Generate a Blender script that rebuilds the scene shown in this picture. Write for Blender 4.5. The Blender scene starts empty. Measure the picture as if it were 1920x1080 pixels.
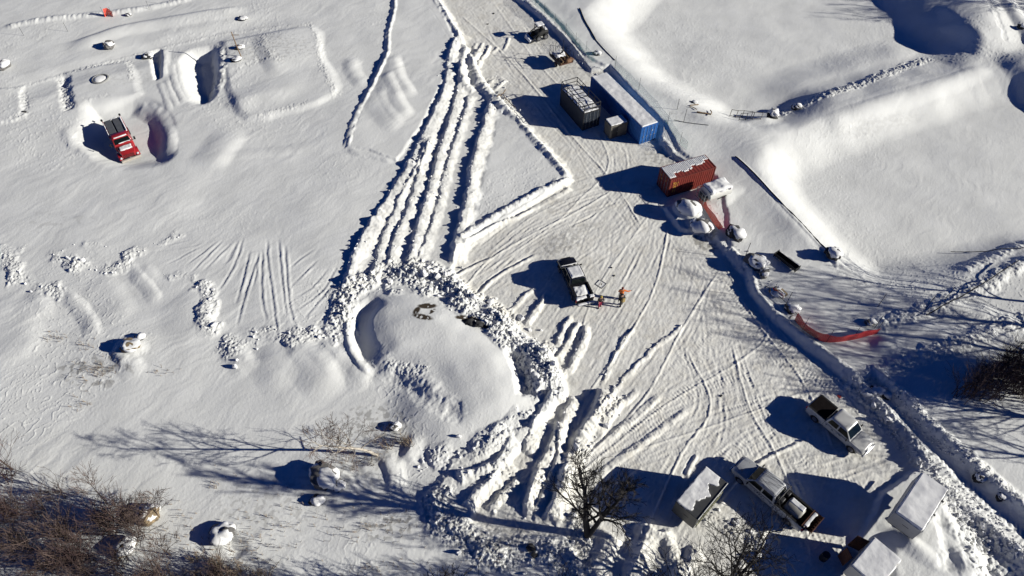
import bpy, bmesh, math, random
import numpy as np
from mathutils import Vector, Matrix, Euler
random.seed(7)
SC = bpy.context.scene
COL = SC.collection
# ------------------------------------------------------------------ camera (a drone 54 m up)
F, TH, CH = 1271.2, math.radians(50.47), 54.134
cam_d = bpy.data.cameras.new('camera'); cam = bpy.data.objects.new('camera', cam_d); COL.objects.link(cam)
cam.location = (0, 0, CH); cam.rotation_euler = (math.pi/2 - TH, 0, 0)
cam_d.sensor_width = 36.0; cam_d.lens = F/1920*36.0; cam_d.clip_start = 0.5; cam_d.clip_end = 3000
SC.camera = cam
CT, ST = math.cos(TH), math.sin(TH)
def G(u, v, z=0.0):
    """survey point (as read off the photo) -> ground metres"""
    dx = u-960; dv = v-540
    dy = F*CT-dv*ST; dz = -F*ST-dv*CT
    t = (z-CH)/dz
    return (dx*t, dy*t)
def GP(pts, z=0.0): return np.array([G(a, b, z) for a, b in pts], float)
# ------------------------------------------------------------------ light
SUN_AZ, SUN_EL = math.radians(-9.5), math.radians(20.0)     # the sun stands to the right
sd = bpy.data.lights.new('sun', 'SUN'); sun = bpy.data.objects.new('sun', sd); COL.objects.link(sun)
sd.energy = 5.0; sd.angle = math.radians(0.5); sd.color = (1.0, 0.965, 0.875)
svec = Vector((math.cos(SUN_EL)*math.cos(SUN_AZ), math.cos(SUN_EL)*math.sin(SUN_AZ), math.sin(SUN_EL)))
sun.rotation_euler = svec.to_track_quat('Z', 'Y').to_euler(); sun.location = svec*100
W = bpy.data.worlds.new('World'); SC.world = W; W.use_nodes = True
nt = W.node_tree; bg = nt.nodes['Background']
sky = nt.nodes.new('ShaderNodeTexSky'); sky.sky_type = 'NISHITA'; sky.sun_disc = False
sky.sun_elevation = SUN_EL; sky.sun_rotation = math.pi/2 - SUN_AZ
sky.air_density = 0.38; sky.dust_density = 0.0; sky.ozone_density = 6.0; sky.altitude = 400
tint = nt.nodes.new('ShaderNodeMix'); tint.data_type = 'RGBA'; tint.blend_type = 'MULTIPLY'; tint.inputs['Factor'].default_value = 1; tint.inputs['B'].default_value = (.22, .56, 1.0, 1)
nt.links.new(sky.outputs[0], tint.inputs['A']); nt.links.new(tint.outputs['Result'], bg.inputs[0]); bg.inputs[1].default_value = 0.05
SC.view_settings.view_transform = 'Standard'; SC.view_settings.look = 'None'
SC.view_settings.exposure = 0.36; SC.view_settings.gamma = 1.0
SC.cycles.max_bounces = 5; SC.cycles.diffuse_bounces = 1
# ------------------------------------------------------------------ noise
def _h(ix, iy, s):
    n = (ix*374761393 + iy*668265263 + s*974711) & 0xffffffff
    n = ((n ^ (n >> 13))*1274126177) & 0xffffffff
    return ((n ^ (n >> 16)) & 0xffffff)/float(0xffffff)
def pn(x, y, s=0):
    ix = np.floor(x).astype(np.int64); iy = np.floor(y).astype(np.int64)
    fx = x-ix; fy = y-iy
    ux = fx*fx*fx*(fx*(fx*6-15)+10); uy = fy*fy*fy*(fy*(fy*6-15)+10)
    def g(a, b, dx, dy):
        t = _h(a, b, s)*6.2831853
        return np.cos(t)*dx+np.sin(t)*dy
    a = g(ix, iy, fx, fy); b = g(ix+1, iy, fx-1, fy); c = g(ix, iy+1, fx, fy-1); d = g(ix+1, iy+1, fx-1, fy-1)
    return ((a*(1-ux)+b*ux)*(1-uy)+(c*(1-ux)+d*ux)*uy)*1.5
def fbm(x, y, s=0, o=4, l=2.0, g=0.5):
    r = 0; a = 1.0
    for i in range(o):
        r = r+a*pn(x, y, s+i*17); x = x*l+3.1; y = y*l-1.7; a *= g
    return r
def blocks(x, y, size, s=0):
    """heights of broken snow slabs: every cell of a jittered lattice is one tilted block"""
    x = x/size; y = y/size
    ix = np.floor(x).astype(np.int64); iy = np.floor(y).astype(np.int64)
    best = np.full(x.shape, 9.0); h = np.zeros(x.shape)
    for a in (-1, 0, 1):
        for b in (-1, 0, 1):
            jx = ix+a; jy = iy+b
            px = jx+_h(jx, jy, s); py = jy+_h(jx, jy, s+5)
            dx = x-px; dy = y-py
            sx = 0.6+0.8*_h(jx, jy, s+9)
            d = np.abs(dx)*sx+np.abs(dy)/sx
            m = d < best
            t = _h(jx, jy, s+3)*6.283
            hh = _h(jx, jy, s+7)+0.55*(np.cos(t)*dx+np.sin(t)*dy)-0.25*d*d
            best = np.where(m, d, best); h = np.where(m, hh, h)
    return h
def sm(a, b, x):
    t = np.clip((x-a)/(b-a), 0, 1); return t*t*(3-2*t)
# ------------------------------------------------------------------ terrain grid (finer near the drone)
NX, NY = 1340, 860
v = np.linspace(1130, -45, NY); dv = v-540
Yc = CH*(F*CT-dv*ST)/(F*ST+dv*CT)
hw = CH*960/(F*ST+dv*CT)*1.06 + 1.0
near = Yc[0]-np.array([400, 220, 130, 80, 50, 32, 20, 12, 6, 2.5][:])
far = Yc[-1]+np.array([2, 5, 10, 20, 36, 60, 100, 170, 300, 500.])
Yr = np.concatenate([near, Yc, far])
hr = np.concatenate([hw[0]+0*near, hw, hw[-1]+0*far])
out = np.array([1.0, 2.5, 5, 9, 15, 24, 38, 60, 100, 170, 300, 500.])
U = np.linspace(-1, 1, NX)
X = np.concatenate([-(hr[:, None]+out[None, ::-1]), U[None, :]*hr[:, None], hr[:, None]+out[None, :]], 1)
Y = np.repeat(Yr[:, None], X.shape[1], 1)
SH = X.shape
X = X.ravel(); Y = Y.ravel()
Z = np.zeros_like(X); PACK = np.zeros_like(X); DIRT = np.zeros_like(X); SMO = np.ones_like(X)   # SMO: how strongly wind-worked
def near_idx(p, m):
    x0, y0 = p.min(0)-m; x1, y1 = p.max(0)+m
    return np.nonzero((X > x0) & (X < x1) & (Y > y0) & (Y < y1))[0]
def pdist(p, x, y):
    """distance, arc position (m), signed side to a polyline"""
    best = np.full(x.shape, 1e9); arc = np.zeros(x.shape); side = np.zeros(x.shape); L = 0
    for i in range(len(p)-1):
        a = p[i]; b = p[i+1]; d = b-a; l = math.hypot(*d)
        if l < 1e-6: continue
        t = np.clip(((x-a[0])*d[0]+(y-a[1])*d[1])/(l*l), 0, 1)
        ex = x-a[0]-t*d[0]; ey = y-a[1]-t*d[1]; q = ex*ex+ey*ey
        m = q < best
        best = np.where(m, q, best); arc = np.where(m, L+t*l, arc)
        side = np.where(m, np.sign(d[0]*ey-d[1]*ex), side); L += l
    return np.sqrt(best), arc, side, L
def curve(p, n=5):
    if len(p) < 3: return p
    q = np.vstack([2*p[0]-p[1], p, 2*p[-1]-p[-2]]); o = []
    for i in range(1, len(q)-2):
        for t in np.arange(n)/n:
            o.append(.5*((2*q[i])+(-q[i-1]+q[i+1])*t+(2*q[i-1]-5*q[i]+4*q[i+1]-q[i+2])*t*t+(-q[i-1]+3*q[i]-3*q[i+1]+q[i+2])*t**3))
    o.append(p[-1]); return np.array(o)
def sdist(poly, x, y):
    """positive inside"""
    d, _, _, _ = pdist(np.vstack([poly, poly[:1]]), x, y)
    ins = np.zeros(x.shape, bool); n = len(poly)
    for i in range(n):
        a = poly[i]; b = poly[(i+1) % n]
        c = ((a[1] > y) != (b[1] > y)) & (x < (b[0]-a[0])*(y-a[1])/(b[1]-a[1]+1e-12)+a[0])
        ins ^= c
    return np.where(ins, d, -d)
def ridge(pts, w, h, rough=0.0, wander=0.12, ends=1.0, asym=0.0, pw=1.0, skip=False, bs=0.35, smo=None):
    """a bank of snow (h>0) or a rut (h<0) of half-width w along a surveyed line. asym>0: steeper on the left of travel"""
    p = curve(GP(pts)); i = near_idx(p, w*1.8+0.5)
    x = X[i]; y = Y[i]
    lf = .9 if w < 1.3 else .25
    wx = x+wander*pn(x*lf, y*lf, 31)+wander*(.4 if w < 1.2 else 0)*pn(x*2.9, y*2.9, 32); wy = y+wander*pn(x*lf, y*lf, 33)+wander*(.4 if w < 1.2 else 0)*pn(x*2.9, y*2.9, 34)
    d, a, s, L = pdist(p, wx, wy)
    ww = w*(1-asym*s*0.5)*(1+(.25*pn(a*1.1, a*0+9.3, 13) if rough > .07 else 0))
    k = np.clip(1-(d/(ww*(1.25 if w > .5 else 1.0)))**2, 0, 1)**(pw*(1.8 if w > .5 else 1.0))
    e = sm(0, ends, a)*sm(0, ends, L-a) if ends > 0 else 1.0
    n = 1+0.45*pn(a*0.8, a*0+3.3, int(abs(pts[0][0])))+.35*pn(a*2.3, a*0+1.3, 7) if rough > 0 else 1.0
    hh = h*k*e*n
    if rough > 0:
        hh = hh+rough*.6*sm(0, .5, k)*e*(.6*blocks(x, y, bs*.8, 3)+.4*blocks(x, y, bs*.4, 4)-.4)
    Z[i] += hh
    if smo is not None: SMO[i] *= 1-(1-smo)*sm(0, .3, k)
    return i, k*e
def level(pts, dh, soft, off=0.0, rough=0.0, wob=0.15, bs=0.4, packed=None, dirt=None, smo=None, crisp=False):
    """raises or sinks the ground inside a surveyed outline; soft is the width of the slope"""
    p = GP(pts); i = near_idx(p, soft*2+1.0)
    if soft > 1.1: p = curve(np.vstack([p, p[:1]]), 4)[:-1]
    x = X[i]; y = Y[i]
    hf = .6 if soft < 1.2 else 0
    lf = .7 if soft < 1.2 else .2
    wx = x+wob*pn(x*lf, y*lf, 41)+wob*hf*pn(x*2.3, y*2.3, 42); wy = y+wob*pn(x*lf, y*lf, 43)+wob*hf*pn(x*2.3, y*2.3, 44)
    s = sdist(p, wx, wy)+off
    k = sm(-soft/2, soft/2, s)
    Z[i] += dh*k
    if rough > 0: Z[i] += rough*k*(blocks(x, y, bs, 8)-.4)
    if packed is not None: PACK[i] = np.maximum(PACK[i], packed*k) if packed > 0 else PACK[i]*(1-k)
    if dirt is not None: DIRT[i] = np.maximum(DIRT[i], dirt*k)
    if smo is not None: SMO[i] = SMO[i]*(1-k)+smo*k
    return i, k
def hump(u, v_, rx, ry, ang, h, pw=1.0, steep=None, grow=1.25):
    """elongated drift or hollow: metres, angle in degrees from +x"""
    cx, cy = G(u, v_); i = near_idx(np.array([[cx, cy]]), max(rx, ry)*1.4)
    x = X[i]-cx; y = Y[i]-cy; c = math.cos(math.radians(ang)); s = math.sin(math.radians(ang))
    x = x+.12*rx*pn(X[i]*.5, Y[i]*.5, 45); y = y+.12*ry*pn(X[i]*.5, Y[i]*.5, 46)
    a = (x*c+y*s)/(rx*grow); b = (-x*s+y*c)/(ry*grow)
    Z[i] += h*np.clip(1-a*a-b*b, 0, 1)**(pw+.9)
RUB = []
def rubble(pts, w, h, amp, bs=0.5, ends=0.5, wander=.3, dens=1.0):
    """a line of tumbled snow blocks"""
    p = curve(GP(pts)); i = near_idx(p, w*1.6+.5); x = X[i]; y = Y[i]
    wx = x+wander*pn(x*0.8, y*0.8, 51); wy = y+wander*pn(x*0.8, y*0.8, 52)
    d, a, s, L = pdist(p, wx, wy)
    k = np.clip(1-(d/w)**2, 0, 1)*sm(0, ends, a)*sm(0, ends, L-a)
    k = k*np.clip(0.65+0.9*pn(x*.35, y*.35, 55), 0.1, 1.2)
    b = blocks(x, y, bs*.75, 61)*.55+blocks(x, y, bs*.35, 62)*.45
    Z[i] += .6*h*k+.55*amp*sm(0, .6, k)*(b-.25)
    SMO[i] *= 1-.9*sm(0, .3, k)
    RUB.append((p, w, amp, dens))
# ------------------------------------------------------------------ the lie of the land
Z += 0.38+0.16*fbm(X/16, Y/16, 1, 3)
YARD = [(800,-60),(822,0),(862,66),(905,150),(958,214),(1010,265),(1073,338),(1010,376),(940,420),(864,466),(848,505),(870,545),(930,590),(985,628),(1040,675),(1062,740),
        (1010,800),(960,860),(905,930),(880,985),(960,1010),(1060,1010),(1090,1060),(1080,1140),(1640,1140),(1606,1010),(1655,925),(1716,880),(1692,832),(1640,772),(1604,728),(1560,690),
        (1500,645),(1440,593),(1408,552),(1398,520),(1360,478),(1335,440),(1275,432),(1242,390),(1300,372),(1345,345),(1262,296),(1237,270),(1240,236),(1142,130),(1108,138),(1086,112),(1062,80),
        (1040,60),(1012,35),(985,12),(960,-8),(935,-60)]
level(YARD, -0.40, 0.5, packed=1.0, smo=0.12, wob=.12)
# right of the yard the snow lies deeper
level([(985,-60),(1000,0),(1052,52),(1076,84),(1098,112),(1150,140),(1246,236),(1272,290),(1340,338),(1360,400),(1368,470),(1402,515),(1412,552),(1444,590),(1504,642),(1564,686),(1612,726),
       (1700,832),(1730,880),(1790,900),(1980,1060),(2300,1060),(2300,-60)], 0.22, 0.6, wob=.12)
# --- the two big basins (upper right)
A_ = [(1180,42),(1225,-10),(1290,-60),(1560,-90),(1640,-40),(1668,5),(1742,84),(1640,122),(1520,158),(1405,200),(1345,168),(1250,118)]
i, k = level(A_, -2.5, 8.2, off=3.0, wob=.35, smo=.6)
B_ = [(1484,330),(1516,296),(1610,256),(1745,210),(1862,172),(1960,190),(2100,300),(2000,420),(1900,440),(1800,468),(1690,492),(1640,492),(1570,440),(1505,372)]
level(B_, -1.9, 6.6, off=1.5, wob=.3, smo=.6)
ridge([(1440,176),(1520,150),(1620,120),(1735,86),(1765,70)], 5.0, .85, ends=9, wander=.3)
# divide between the basins: stony crest, bright windward lip
ridge([(1290,200),(1380,225),(1450,205),(1540,180),(1640,145),(1740,100),(1800,75)], 5.0, .2, ends=5, wander=.4)
ridge([(1452,203),(1520,186),(1600,160),(1680,128),(1752,98)], .9, .12, rough=.34, ends=1.5, wander=.4, bs=.45)
ridge([(1545,240),(1620,212),(1700,186),(1780,160),(1850,134)], 1.35, .26, ends=2.5, wander=.15)
# steep bank on the far side of basin A: its shadow fills the corner
ridge([(1700,-110),(1770,-50),(1812,0),(1832,40),(1836,64),(1812,78),(1785,84)], 4.8, 1.15, ends=4, wander=.4)
ridge([(1890,96),(1930,130),(1990,180),(2080,260)], 4.0, 1.1, ends=5, wander=.4)
ridge([(1860,-20),(1890,25),(1925,70),(1960,120)], 1.4, .55, ends=3)
# rise left of basin A, and the sun-facing apron between the two
ridge([(1060,-40),(1110,20),(1180,90),(1260,150),(1340,205),(1400,250),(1430,330),(1500,410),(1580,490)], 5.0, .3, ends=6, wander=.4)
ridge([(1394,246),(1412,290),(1450,350),(1520,430),(1600,500)], 2.8, .22, ends=5, wander=.3, asym=.4)
hump(1428,222, 2.6, 1.5, 20, .45)
# shelf and ledges beyond basin A
ridge([(1822,6),(1850,30),(1868,66),(1882,92)], .5, -.09, ends=1, wander=.35)
# --- left field: terraces, pits and the frame of stony lines
ridge([(0,176),(60,160),(130,140),(230,112),(330,86),(440,62),(560,50)], .4, .04, rough=.10, ends=2, bs=.25)
ridge([(0,60),(70,45),(160,34),(260,22),(370,0)], .8, .22, rough=.05, ends=2)
ridge([(120,94),(180,76),(240,56),(320,42),(400,30),(470,20)], 1.6, .38, ends=4, wander=.1, asym=.6)
ridge([(-20,190),(60,168),(160,140),(270,108),(300,100),(420,66),(560,44)], 3.0, -.28, ends=6)
ridge([(122,145),(125,170),(130,196),(132,212)], .9, -.28, rough=.28, ends=.7, bs=.35)
ridge([(128,142),(165,130),(232,118),(246,128),(250,160)], .45, .0, rough=.2, ends=1, bs=.3)
ridge([(150,198),(190,188),(216,184)], .4, .0, rough=.12, ends=1)
ridge([(42,170),(48,190),(48,215),(15,232)], .5, -.08, rough=.16, ends=1)
for q in ([(555,56),(580,52),(594,72),(600,96),(604,130),(620,160),(632,180),(618,190)], [(472,228),(500,220),(540,210),(585,198)], [(440,140),(470,130),(515,120),(540,132)], [(500,68),(498,90),(516,118)]):
    ridge(q, .55, .02, rough=.16, ends=1, bs=.3, wander=.5)
# the two wind-scoured pits with deep shade
level([(283,100),(300,96),(304,118),(302,148),(294,152),(290,128)], -.75, 1.0, wob=.1)
ridge([(306,92),(309,112),(308,132),(310,150)], .8, .22, ends=1.5, wander=.15)
for q in ([(312,150),(322,180),(336,206)], [(322,120),(330,160),(348,200)], [(300,155),(312,185),(322,215)]): ridge(q, .5, .09, ends=1.5, wander=.1)
level([(354,118),(362,104),(382,98),(400,98),(408,118),(408,148),(396,176),(386,190),(372,184),(360,160)], -1.65, 2.8, off=.0, wob=.4)
ridge([(404,94),(411,118),(410,150),(396,178)], 1.0, .6, ends=2, wander=.25, rough=.08)
hump(440,120, 5.5, 4.4, 10, .22, 1.0)
ridge([(496,66),(506,92),(518,120),(534,150)], 4.2, .4, ends=4, wander=.2, asym=-1.1)
ridge([(452,170),(468,196),(482,220)], 5.0, .4, ends=4, wander=.3, asym=-1.0)
level([(420,82),(590,58),(606,110),(626,184),(470,226),(430,160)], .28, 1.4, wob=.4)
level([(126,142),(236,120),(262,170),(258,186),(136,208)], .22, 1.2, wob=.3)
level([(-40,178),(44,166),(50,226),(-40,246)], .2, 1.0, wob=.3)
ridge([(388,330),(410,300),(440,262),(462,246)], 2.2, .28, ends=3, asym=-.5)
ridge([(420,296),(520,288),(600,276)], 1.0, .10, ends=3)
# red truck: dug-out bowl, wall to the right of it
level([(176,206),(250,198),(286,212),(304,240),(310,272),(304,300),(270,306),(225,304),(180,284),(160,262),(168,226)], -1.05, 3.4, off=.1, wob=.5)
ridge([(246,202),(276,207),(296,222),(309,246),(314,272),(308,298)], 1.2, .38, ends=1.6, wander=.14)
ridge([(120,244),(150,282),(190,300)], .8, .10, ends=1.5, wander=.3)

# bright triangle and ledges left of the windrows
ridge([(745,-30),(738,30),(729,66),(727,104),(712,140),(692,180),(668,228),(651,282)], .5, .2, ends=1.0, wander=.1, asym=.35, rough=.04)
level([(745,-30),(738,30),(729,66),(727,104),(692,180),(651,282),(690,286),(745,306),(790,240),(830,160),(855,80),(800,-30)], .16, .5, wob=.1)
for q, h in (([(736,108),(748,150),(760,170),(772,190)], .3), ([(722,140),(738,180),(758,214),(775,226)], .3), ([(706,172),(716,205),(740,232),(760,240)], .2)):
    ridge(q, 1.5, h, ends=1.8, wander=.1, asym=.6)
ridge([(668,110),(660,128),(670,150),(692,166)], 1.2, .2, ends=2)
ridge([(650,284),(672,292),(700,296),(742,308)], .6, .12, ends=1.2)
# --- ploughed windrows (crest lines), upper centre
WR = [([(864,64),(848,100),(835,170),(806,238),(781,292),(746,352),(733,374),(707,410),(680,460),(662,500),(650,545)], .95, .62),
      ([(803,268),(780,327),(760,360),(742,400),(719,450),(707,500),(694,540)], .62, .36),
      ([(812,262),(798,300),(784,345),(775,372),(760,410),(742,455),(728,505)], .66, .42),
      ([(866,122),(860,173),(841,240),(827,283),(810,347),(801,380),(788,420),(775,470),(765,498)], .75, .56),
      ([(882,180),(862,247),(848,287),(832,347),(824,380),(808,433),(795,470),(785,496)], .55, .34),
      ([(922,192),(900,267),(884,327),(880,365),(869,410),(856,460),(850,500)], .85, .66)]
for q, w, h in WR:
    ridge(q, w, h*.72, rough=.075, ends=.8, wander=.2, bs=.34, smo=.3, asym=-.95)
for q, w, h in (([(902,92),(889,112),(890,135),(907,167),(936,198),(944,216)], .8, .45), ([(876,88),(866,125),(872,160),(890,176)], .6, .35),
                ([(918,92),(904,112),(897,128)], .4, .25), ([(926,150),(905,168)], .3, .14)):
    ridge(q, w, h, rough=.12, ends=.5, wander=.2, smo=.4)
for a, b in (((905,80),(896,100)), ((918,84),(908,108)), ((893,80),(886,96)), ((935,88),(920,100)), ((955,70),(945,95)), ((950,150),(925,170))):
    ridge([a, ((a[0]+b[0])/2+1, (a[1]+b[1])/2), b], .3, .12, ends=.3, rough=.05)
# lanes between windrows: ribbed by the plough
LANES = [(862,80),(905,150),(935,200),(925,260),(880,440),(850,505),(770,510),(650,560),(690,440),(780,290),(830,190)]
level(LANES, -.06, .5, packed=.45, smo=.2)
# yard's left bank
ridge([(796,-40),(822,2),(845,38),(862,68)], .75, .3, rough=.1, ends=.3, wander=.08, asym=.2, bs=.28)
ridge([(938,198),(972,226),(1010,268),(1045,306),(1066,334)], .8, .30, rough=.08, ends=.3, wander=.08, bs=.28)
ridge([(1068,340),(1040,352),(1010,364),(960,392),(905,424),(862,454)], .5, .26, rough=.13, ends=.3, wander=.08, bs=.3)
ridge([(1072,352),(1010,386),(950,418),(870,466)], .4, .12, rough=.05, ends=.3, wander=.08)
ridge([(1030,345),(1050,350),(1066,346)], 1.0, .12, rough=.12, ends=.5)
rubble([(938,180),(955,200),(966,222)], 1.1, .25, .3, bs=.4)
rubble([(898,232),(912,222),(930,210)], 1.0, .2, .2, bs=.4)
rubble([(912,155),(932,150),(950,165)], 1.2, .15, .18, bs=.5)
# --- the drifted mound and the tumbled slabs around it
MND = [(704,560),(740,552),(790,556),(840,576),(880,604),(925,628),(955,660),(976,700),(990,740),(982,780),(940,815),(880,838),(820,840),(760,800),(760,720),(720,690),(690,650),(682,604)]
level(MND, .75, 4.6, off=-.4, wob=.4, smo=.35)
hump(800,625, 5.6, 3.6, 160, .45, 1.2)
hump(900,730, 6.5, 3.8, 130, .35, 1.4)
# crescent moat on the lee side and its outer lip
ridge([(722,566),(690,588),(676,620),(684,655),(706,684)], 1.1, -.5, ends=1.8, wander=.08, pw=.8)
ridge([(664,600),(657,628),(664,662),(684,694),(706,706)], .5, .26, ends=1.2, wander=.06)
ridge([(708,676),(735,700),(770,716),(810,738),(850,776)], .9, .14, rough=.04, ends=1, wander=.3)
ridge([(716,706),(760,722),(800,756),(840,776),(872,806)], .9, -.14, rough=.02, ends=1.5, wander=.35)
rubble([(725,690),(760,700),(790,706),(800,718)], .8, .05, .2, bs=.45)
rubble([(645,560),(690,530),(735,510),(790,508),(840,525),(868,550)], 1.55, .45, .55, bs=.6)
rubble([(650,548),(648,590),(636,622),(655,640)], 1.5, .5, .55, bs=.55)
rubble([(720,540),(780,532),(850,556),(900,580),(945,610),(990,642),(1030,680)], 2.0, .65, .62, bs=.6)
rubble([(850,560),(915,602),(960,640),(1000,690),(1020,740)], 1.9, .55, .6, bs=.55)
rubble([(1000,650),(1035,700),(1050,760)], 1.2, .35, .4, bs=.5)
ridge([(962,654),(974,690),(984,720),(988,756)], .9, -.85, ends=1.0, wander=.2)
rubble([(1000,690),(1008,740),(985,800)], .8, .35, .3, bs=.45)
# long bank under the mound
rubble([(800,868),(850,852),(905,838),(950,818),(990,780)], 1.3, .55, .22, bs=.4)
rubble([(784,872),(800,862)], .6, .4, .3, bs=.5)
# ruts of the lower centre (dark bands lie left of each crest)
LOW = [([(1040,735),(1010,787),(997,817),(982,856)], .75, .50), ([(1076,742),(1050,797),(1033,837),(1010,880),(985,960)], .7, .42),
       ([(1132,730),(1106,787),(1078,830),(1062,872),(1046,930),(1024,982)], .95, .72), ([(962,824),(938,866),(905,884),(854,896)], .7, .42),
       ([(962,868),(912,914),(884,940),(868,956)], .7, .45), ([(972,900),(940,930),(912,962)], .55, .32),
       ([(1098,610),(1088,650),(1060,704)], .5, .36), ([(1085,604),(1072,626),(1042,680)], .4, .3), ([(1068,592),(1055,620),(1042,652)], .35, .25),
       ([(1000,540),(975,562),(952,590)], .35, .18), ([(1024,552),(1006,578),(984,612)], .42, .26),
       ([(1188,616),(1162,650),(1146,680),(1128,720)], .28, .15), ([(1280,612),(1226,652),(1188,690),(1164,718),(1130,765)], .28, .15),
       ([(1012,880),(998,920),(985,975)], .6, .4), ([(1050,800),(1045,860),(1020,920),(1000,985)], .45, .28)]
for q, w, h in LOW: ridge(q, w*.85, h*.85, rough=.13 if w > .5 else .05, ends=.6, wander=.16, bs=.3, smo=.3, asym=-.95)
rubble([(1160,740),(1135,770),(1120,800)], 1.1, .4, .4, bs=.45)
rubble([(1110,820),(1085,880),(1060,930)], 1.1, .3, .3, bs=.4)
level([(960,815),(870,850),(800,930),(815,985),(900,1040),(1040,1050),(1080,990),(1060,900),(1060,800),(1010,790)], .28, .8, rough=.035, wob=.5, bs=.35, packed=.35, smo=.3)
rubble([(822,960),(850,1000),(900,1032),(980,1040),(1050,1040)], 1.7, .4, .4, bs=.45)
rubble([(845,908),(812,946),(822,975)], 1.2, .3, .4, bs=.5)
rubble([(1075,960),(1100,1000),(1080,1050),(1110,1080)], 1.5, .4, .4, bs=.5)
ridge([(1150,1000),(1130,1040),(1110,1100)], .9, .5, rough=.12, ends=.5)
ridge([(1222,985),(1205,1030),(1180,1100)], .9, .5, rough=.12, ends=.5); ridge([(1240,990),(1262,1040),(1280,1100)], .7, .3, rough=.12, ends=.5)
ridge([(1312,1030),(1286,1060),(1260,1090)], .6, .3, rough=.1, ends=.4)
rubble([(1310,980),(1350,960),(1370,990),(1400,1000),(1440,1010)], 1.0, .25, .22, bs=.5)
rubble([(1420,1000),(1410,1040),(1385,1090)], .9, .3, .25, bs=.45)
# banks up to the right of the lower tracks
for q, h in (([(1300,760),(1230,812),(1150,870),(1100,905)], .12), ([(1240,740),(1170,800),(1110,850)], .14), ([(1210,880),(1170,905),(1120,930)], .12), ([(1200,730),(1150,775),(1118,830)], .16)):
    ridge(q, .4, h, rough=.05, ends=1, wander=.08)
# --- right edge of the yard: cut bank with spoil, and the trodden trench beyond
ridge([(985,4),(1016,32),(1044,60),(1066,86),(1090,114)], .45, .20, rough=.05, ends=.3)
ridge([(1240,262),(1262,292)], .4, .18, ends=.2)
ridge([(1362,468),(1404,512),(1416,552),(1448,590),(1508,640),(1568,684),(1604,712)], .42, .24, rough=.05, ends=.3, wander=.06)
rubble([(1350,455),(1375,492),(1400,512)], .8, .1, .3, bs=.4)
rubble([(1590,716),(1630,756),(1664,790),(1700,834),(1728,880)], 1.3, .35, .42, bs=.5)
rubble([(1560,700),(1600,735),(1650,775)], .6, .05, .2, bs=.4)
ridge([(1616,706),(1665,752),(1712,806),(1758,850),(1820,906),(1940,1010)], .85, -.55, ends=.6, wander=.12, pw=.7)
ridge([(1640,708),(1690,752),(1740,804),(1790,848),(1850,900),(1960,996)], .7, .32, rough=.2, ends=.8, wander=.15, bs=.4)
ridge([(1764,884),(1810,920),(1880,980),(1950,1040)], 1.1, -.22, ends=1, wander=.06)
rubble([(1740,890),(1790,935),(1850,990),(1930,1060)], .55, .15, .25, bs=.35)
rubble([(1752,930),(1800,975),(1870,1035)], .9, .15, .35, bs=.4)
level([(1770,960),(1840,990),(1900,1050),(1920,1100),(1840,1110),(1800,1040)], -.7, 1.6, rough=.22, bs=.4)
# drift banked up behind the site cabins
level([(1700,1000),(1735,940),(1775,965),(1820,1015),(1830,1100),(1680,1110),(1650,1040)], .75, 2.0, wob=.25)
ridge([(1740,960),(1762,1000),(1770,1040),(1762,1090)], .8, -.3, ends=1.2, wander=.3)
ridge([(1810,1012),(1826,1050),(1830,1100)], 1.0, .4, ends=1)
hump(1698,1030, 2.4, .8, 130, .25)
# boulder heap with snow by the red container
hump(1290,402, 1.6, 1.1, -30, .75, .3); hump(1312,430, 1.5, .8, -30, .4, .4); hump(1345,372, 2.6, 1.7, 25, .35, .9)
# --- lines of footprints and thrown-up snow on the right
for q, h in (([(1627,612),(1673,608),(1713,592),(1763,575),(1780,562),(1810,557),(1847,540),(1890,512),(1940,490)], .42), ([(1613,722),(1667,694),(1730,670),(1797,652),(1847,626),(1940,600)], .45)):
    ridge(q, .9, h*.55, rough=.16, ends=1.5, wander=.35, bs=.4, smo=.6)
for cx, cy, a, l, h in ((1800,590,-14,6,.4), (1720,622,-12,5,.25), (1850,640,-14,5,.25), (1760,640,-12,5,.3), (1700,655,-14,4,.25), (1655,655,-25,1.5,.3)):
    hump(cx, cy, l, 1.3, a, h, 1.3)
ridge([(1560,520),(1620,534),(1680,540),(1740,545)], .4, 0, rough=.12, ends=1)
ridge([(1960,440),(1900,462),(1850,486),(1790,514)], .8, .2, rough=.12, ends=1.5)
ridge([(1375,306),(1410,340),(1450,382),(1500,436),(1545,480),(1570,512)], .28, .10, ends=.4, wander=.05)
hump(1560,492, 2.2, .55, -55, .35)
# --- chunk lines and drift tails of the left field
CH_ = [([(-20,500),(12,492),(35,520),(60,545)], .9, .25, .35), ([(60,555),(85,540),(110,552),(135,560)], .8, .2, .35), ([(92,480),(125,490),(160,510)], .7, .15, .28),
       ([(130,500),(170,505),(205,512),(240,500),(262,488)], .9, .2, .3), ([(228,480),(262,478),(282,470),(305,455),(345,442)], .7, .2, .3), ([(-20,465),(30,475),(52,460)], .5, .08, .16),
       ([(150,465),(180,466),(205,472)], .5, .08, .16), ([(310,520),(352,522),(378,532)], .5, .1, .18), ([(376,530),(392,548),(396,575),(386,596),(398,616),(420,630)], .9, .35, .38),
       ([(420,636),(448,642),(480,636),(505,634),(540,628),(560,640),(590,634),(612,624)], 1.0, .3, .38), ([(405,655),(430,662),(455,675)], .7, .2, .3), ([(610,560),(632,545),(645,530)], .5, .1, .25)]
for q, w, h, a in CH_: rubble(q, w*1.25, h*1.1, a*.8, bs=.45, ends=.8, wander=.6, dens=.6)
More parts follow.
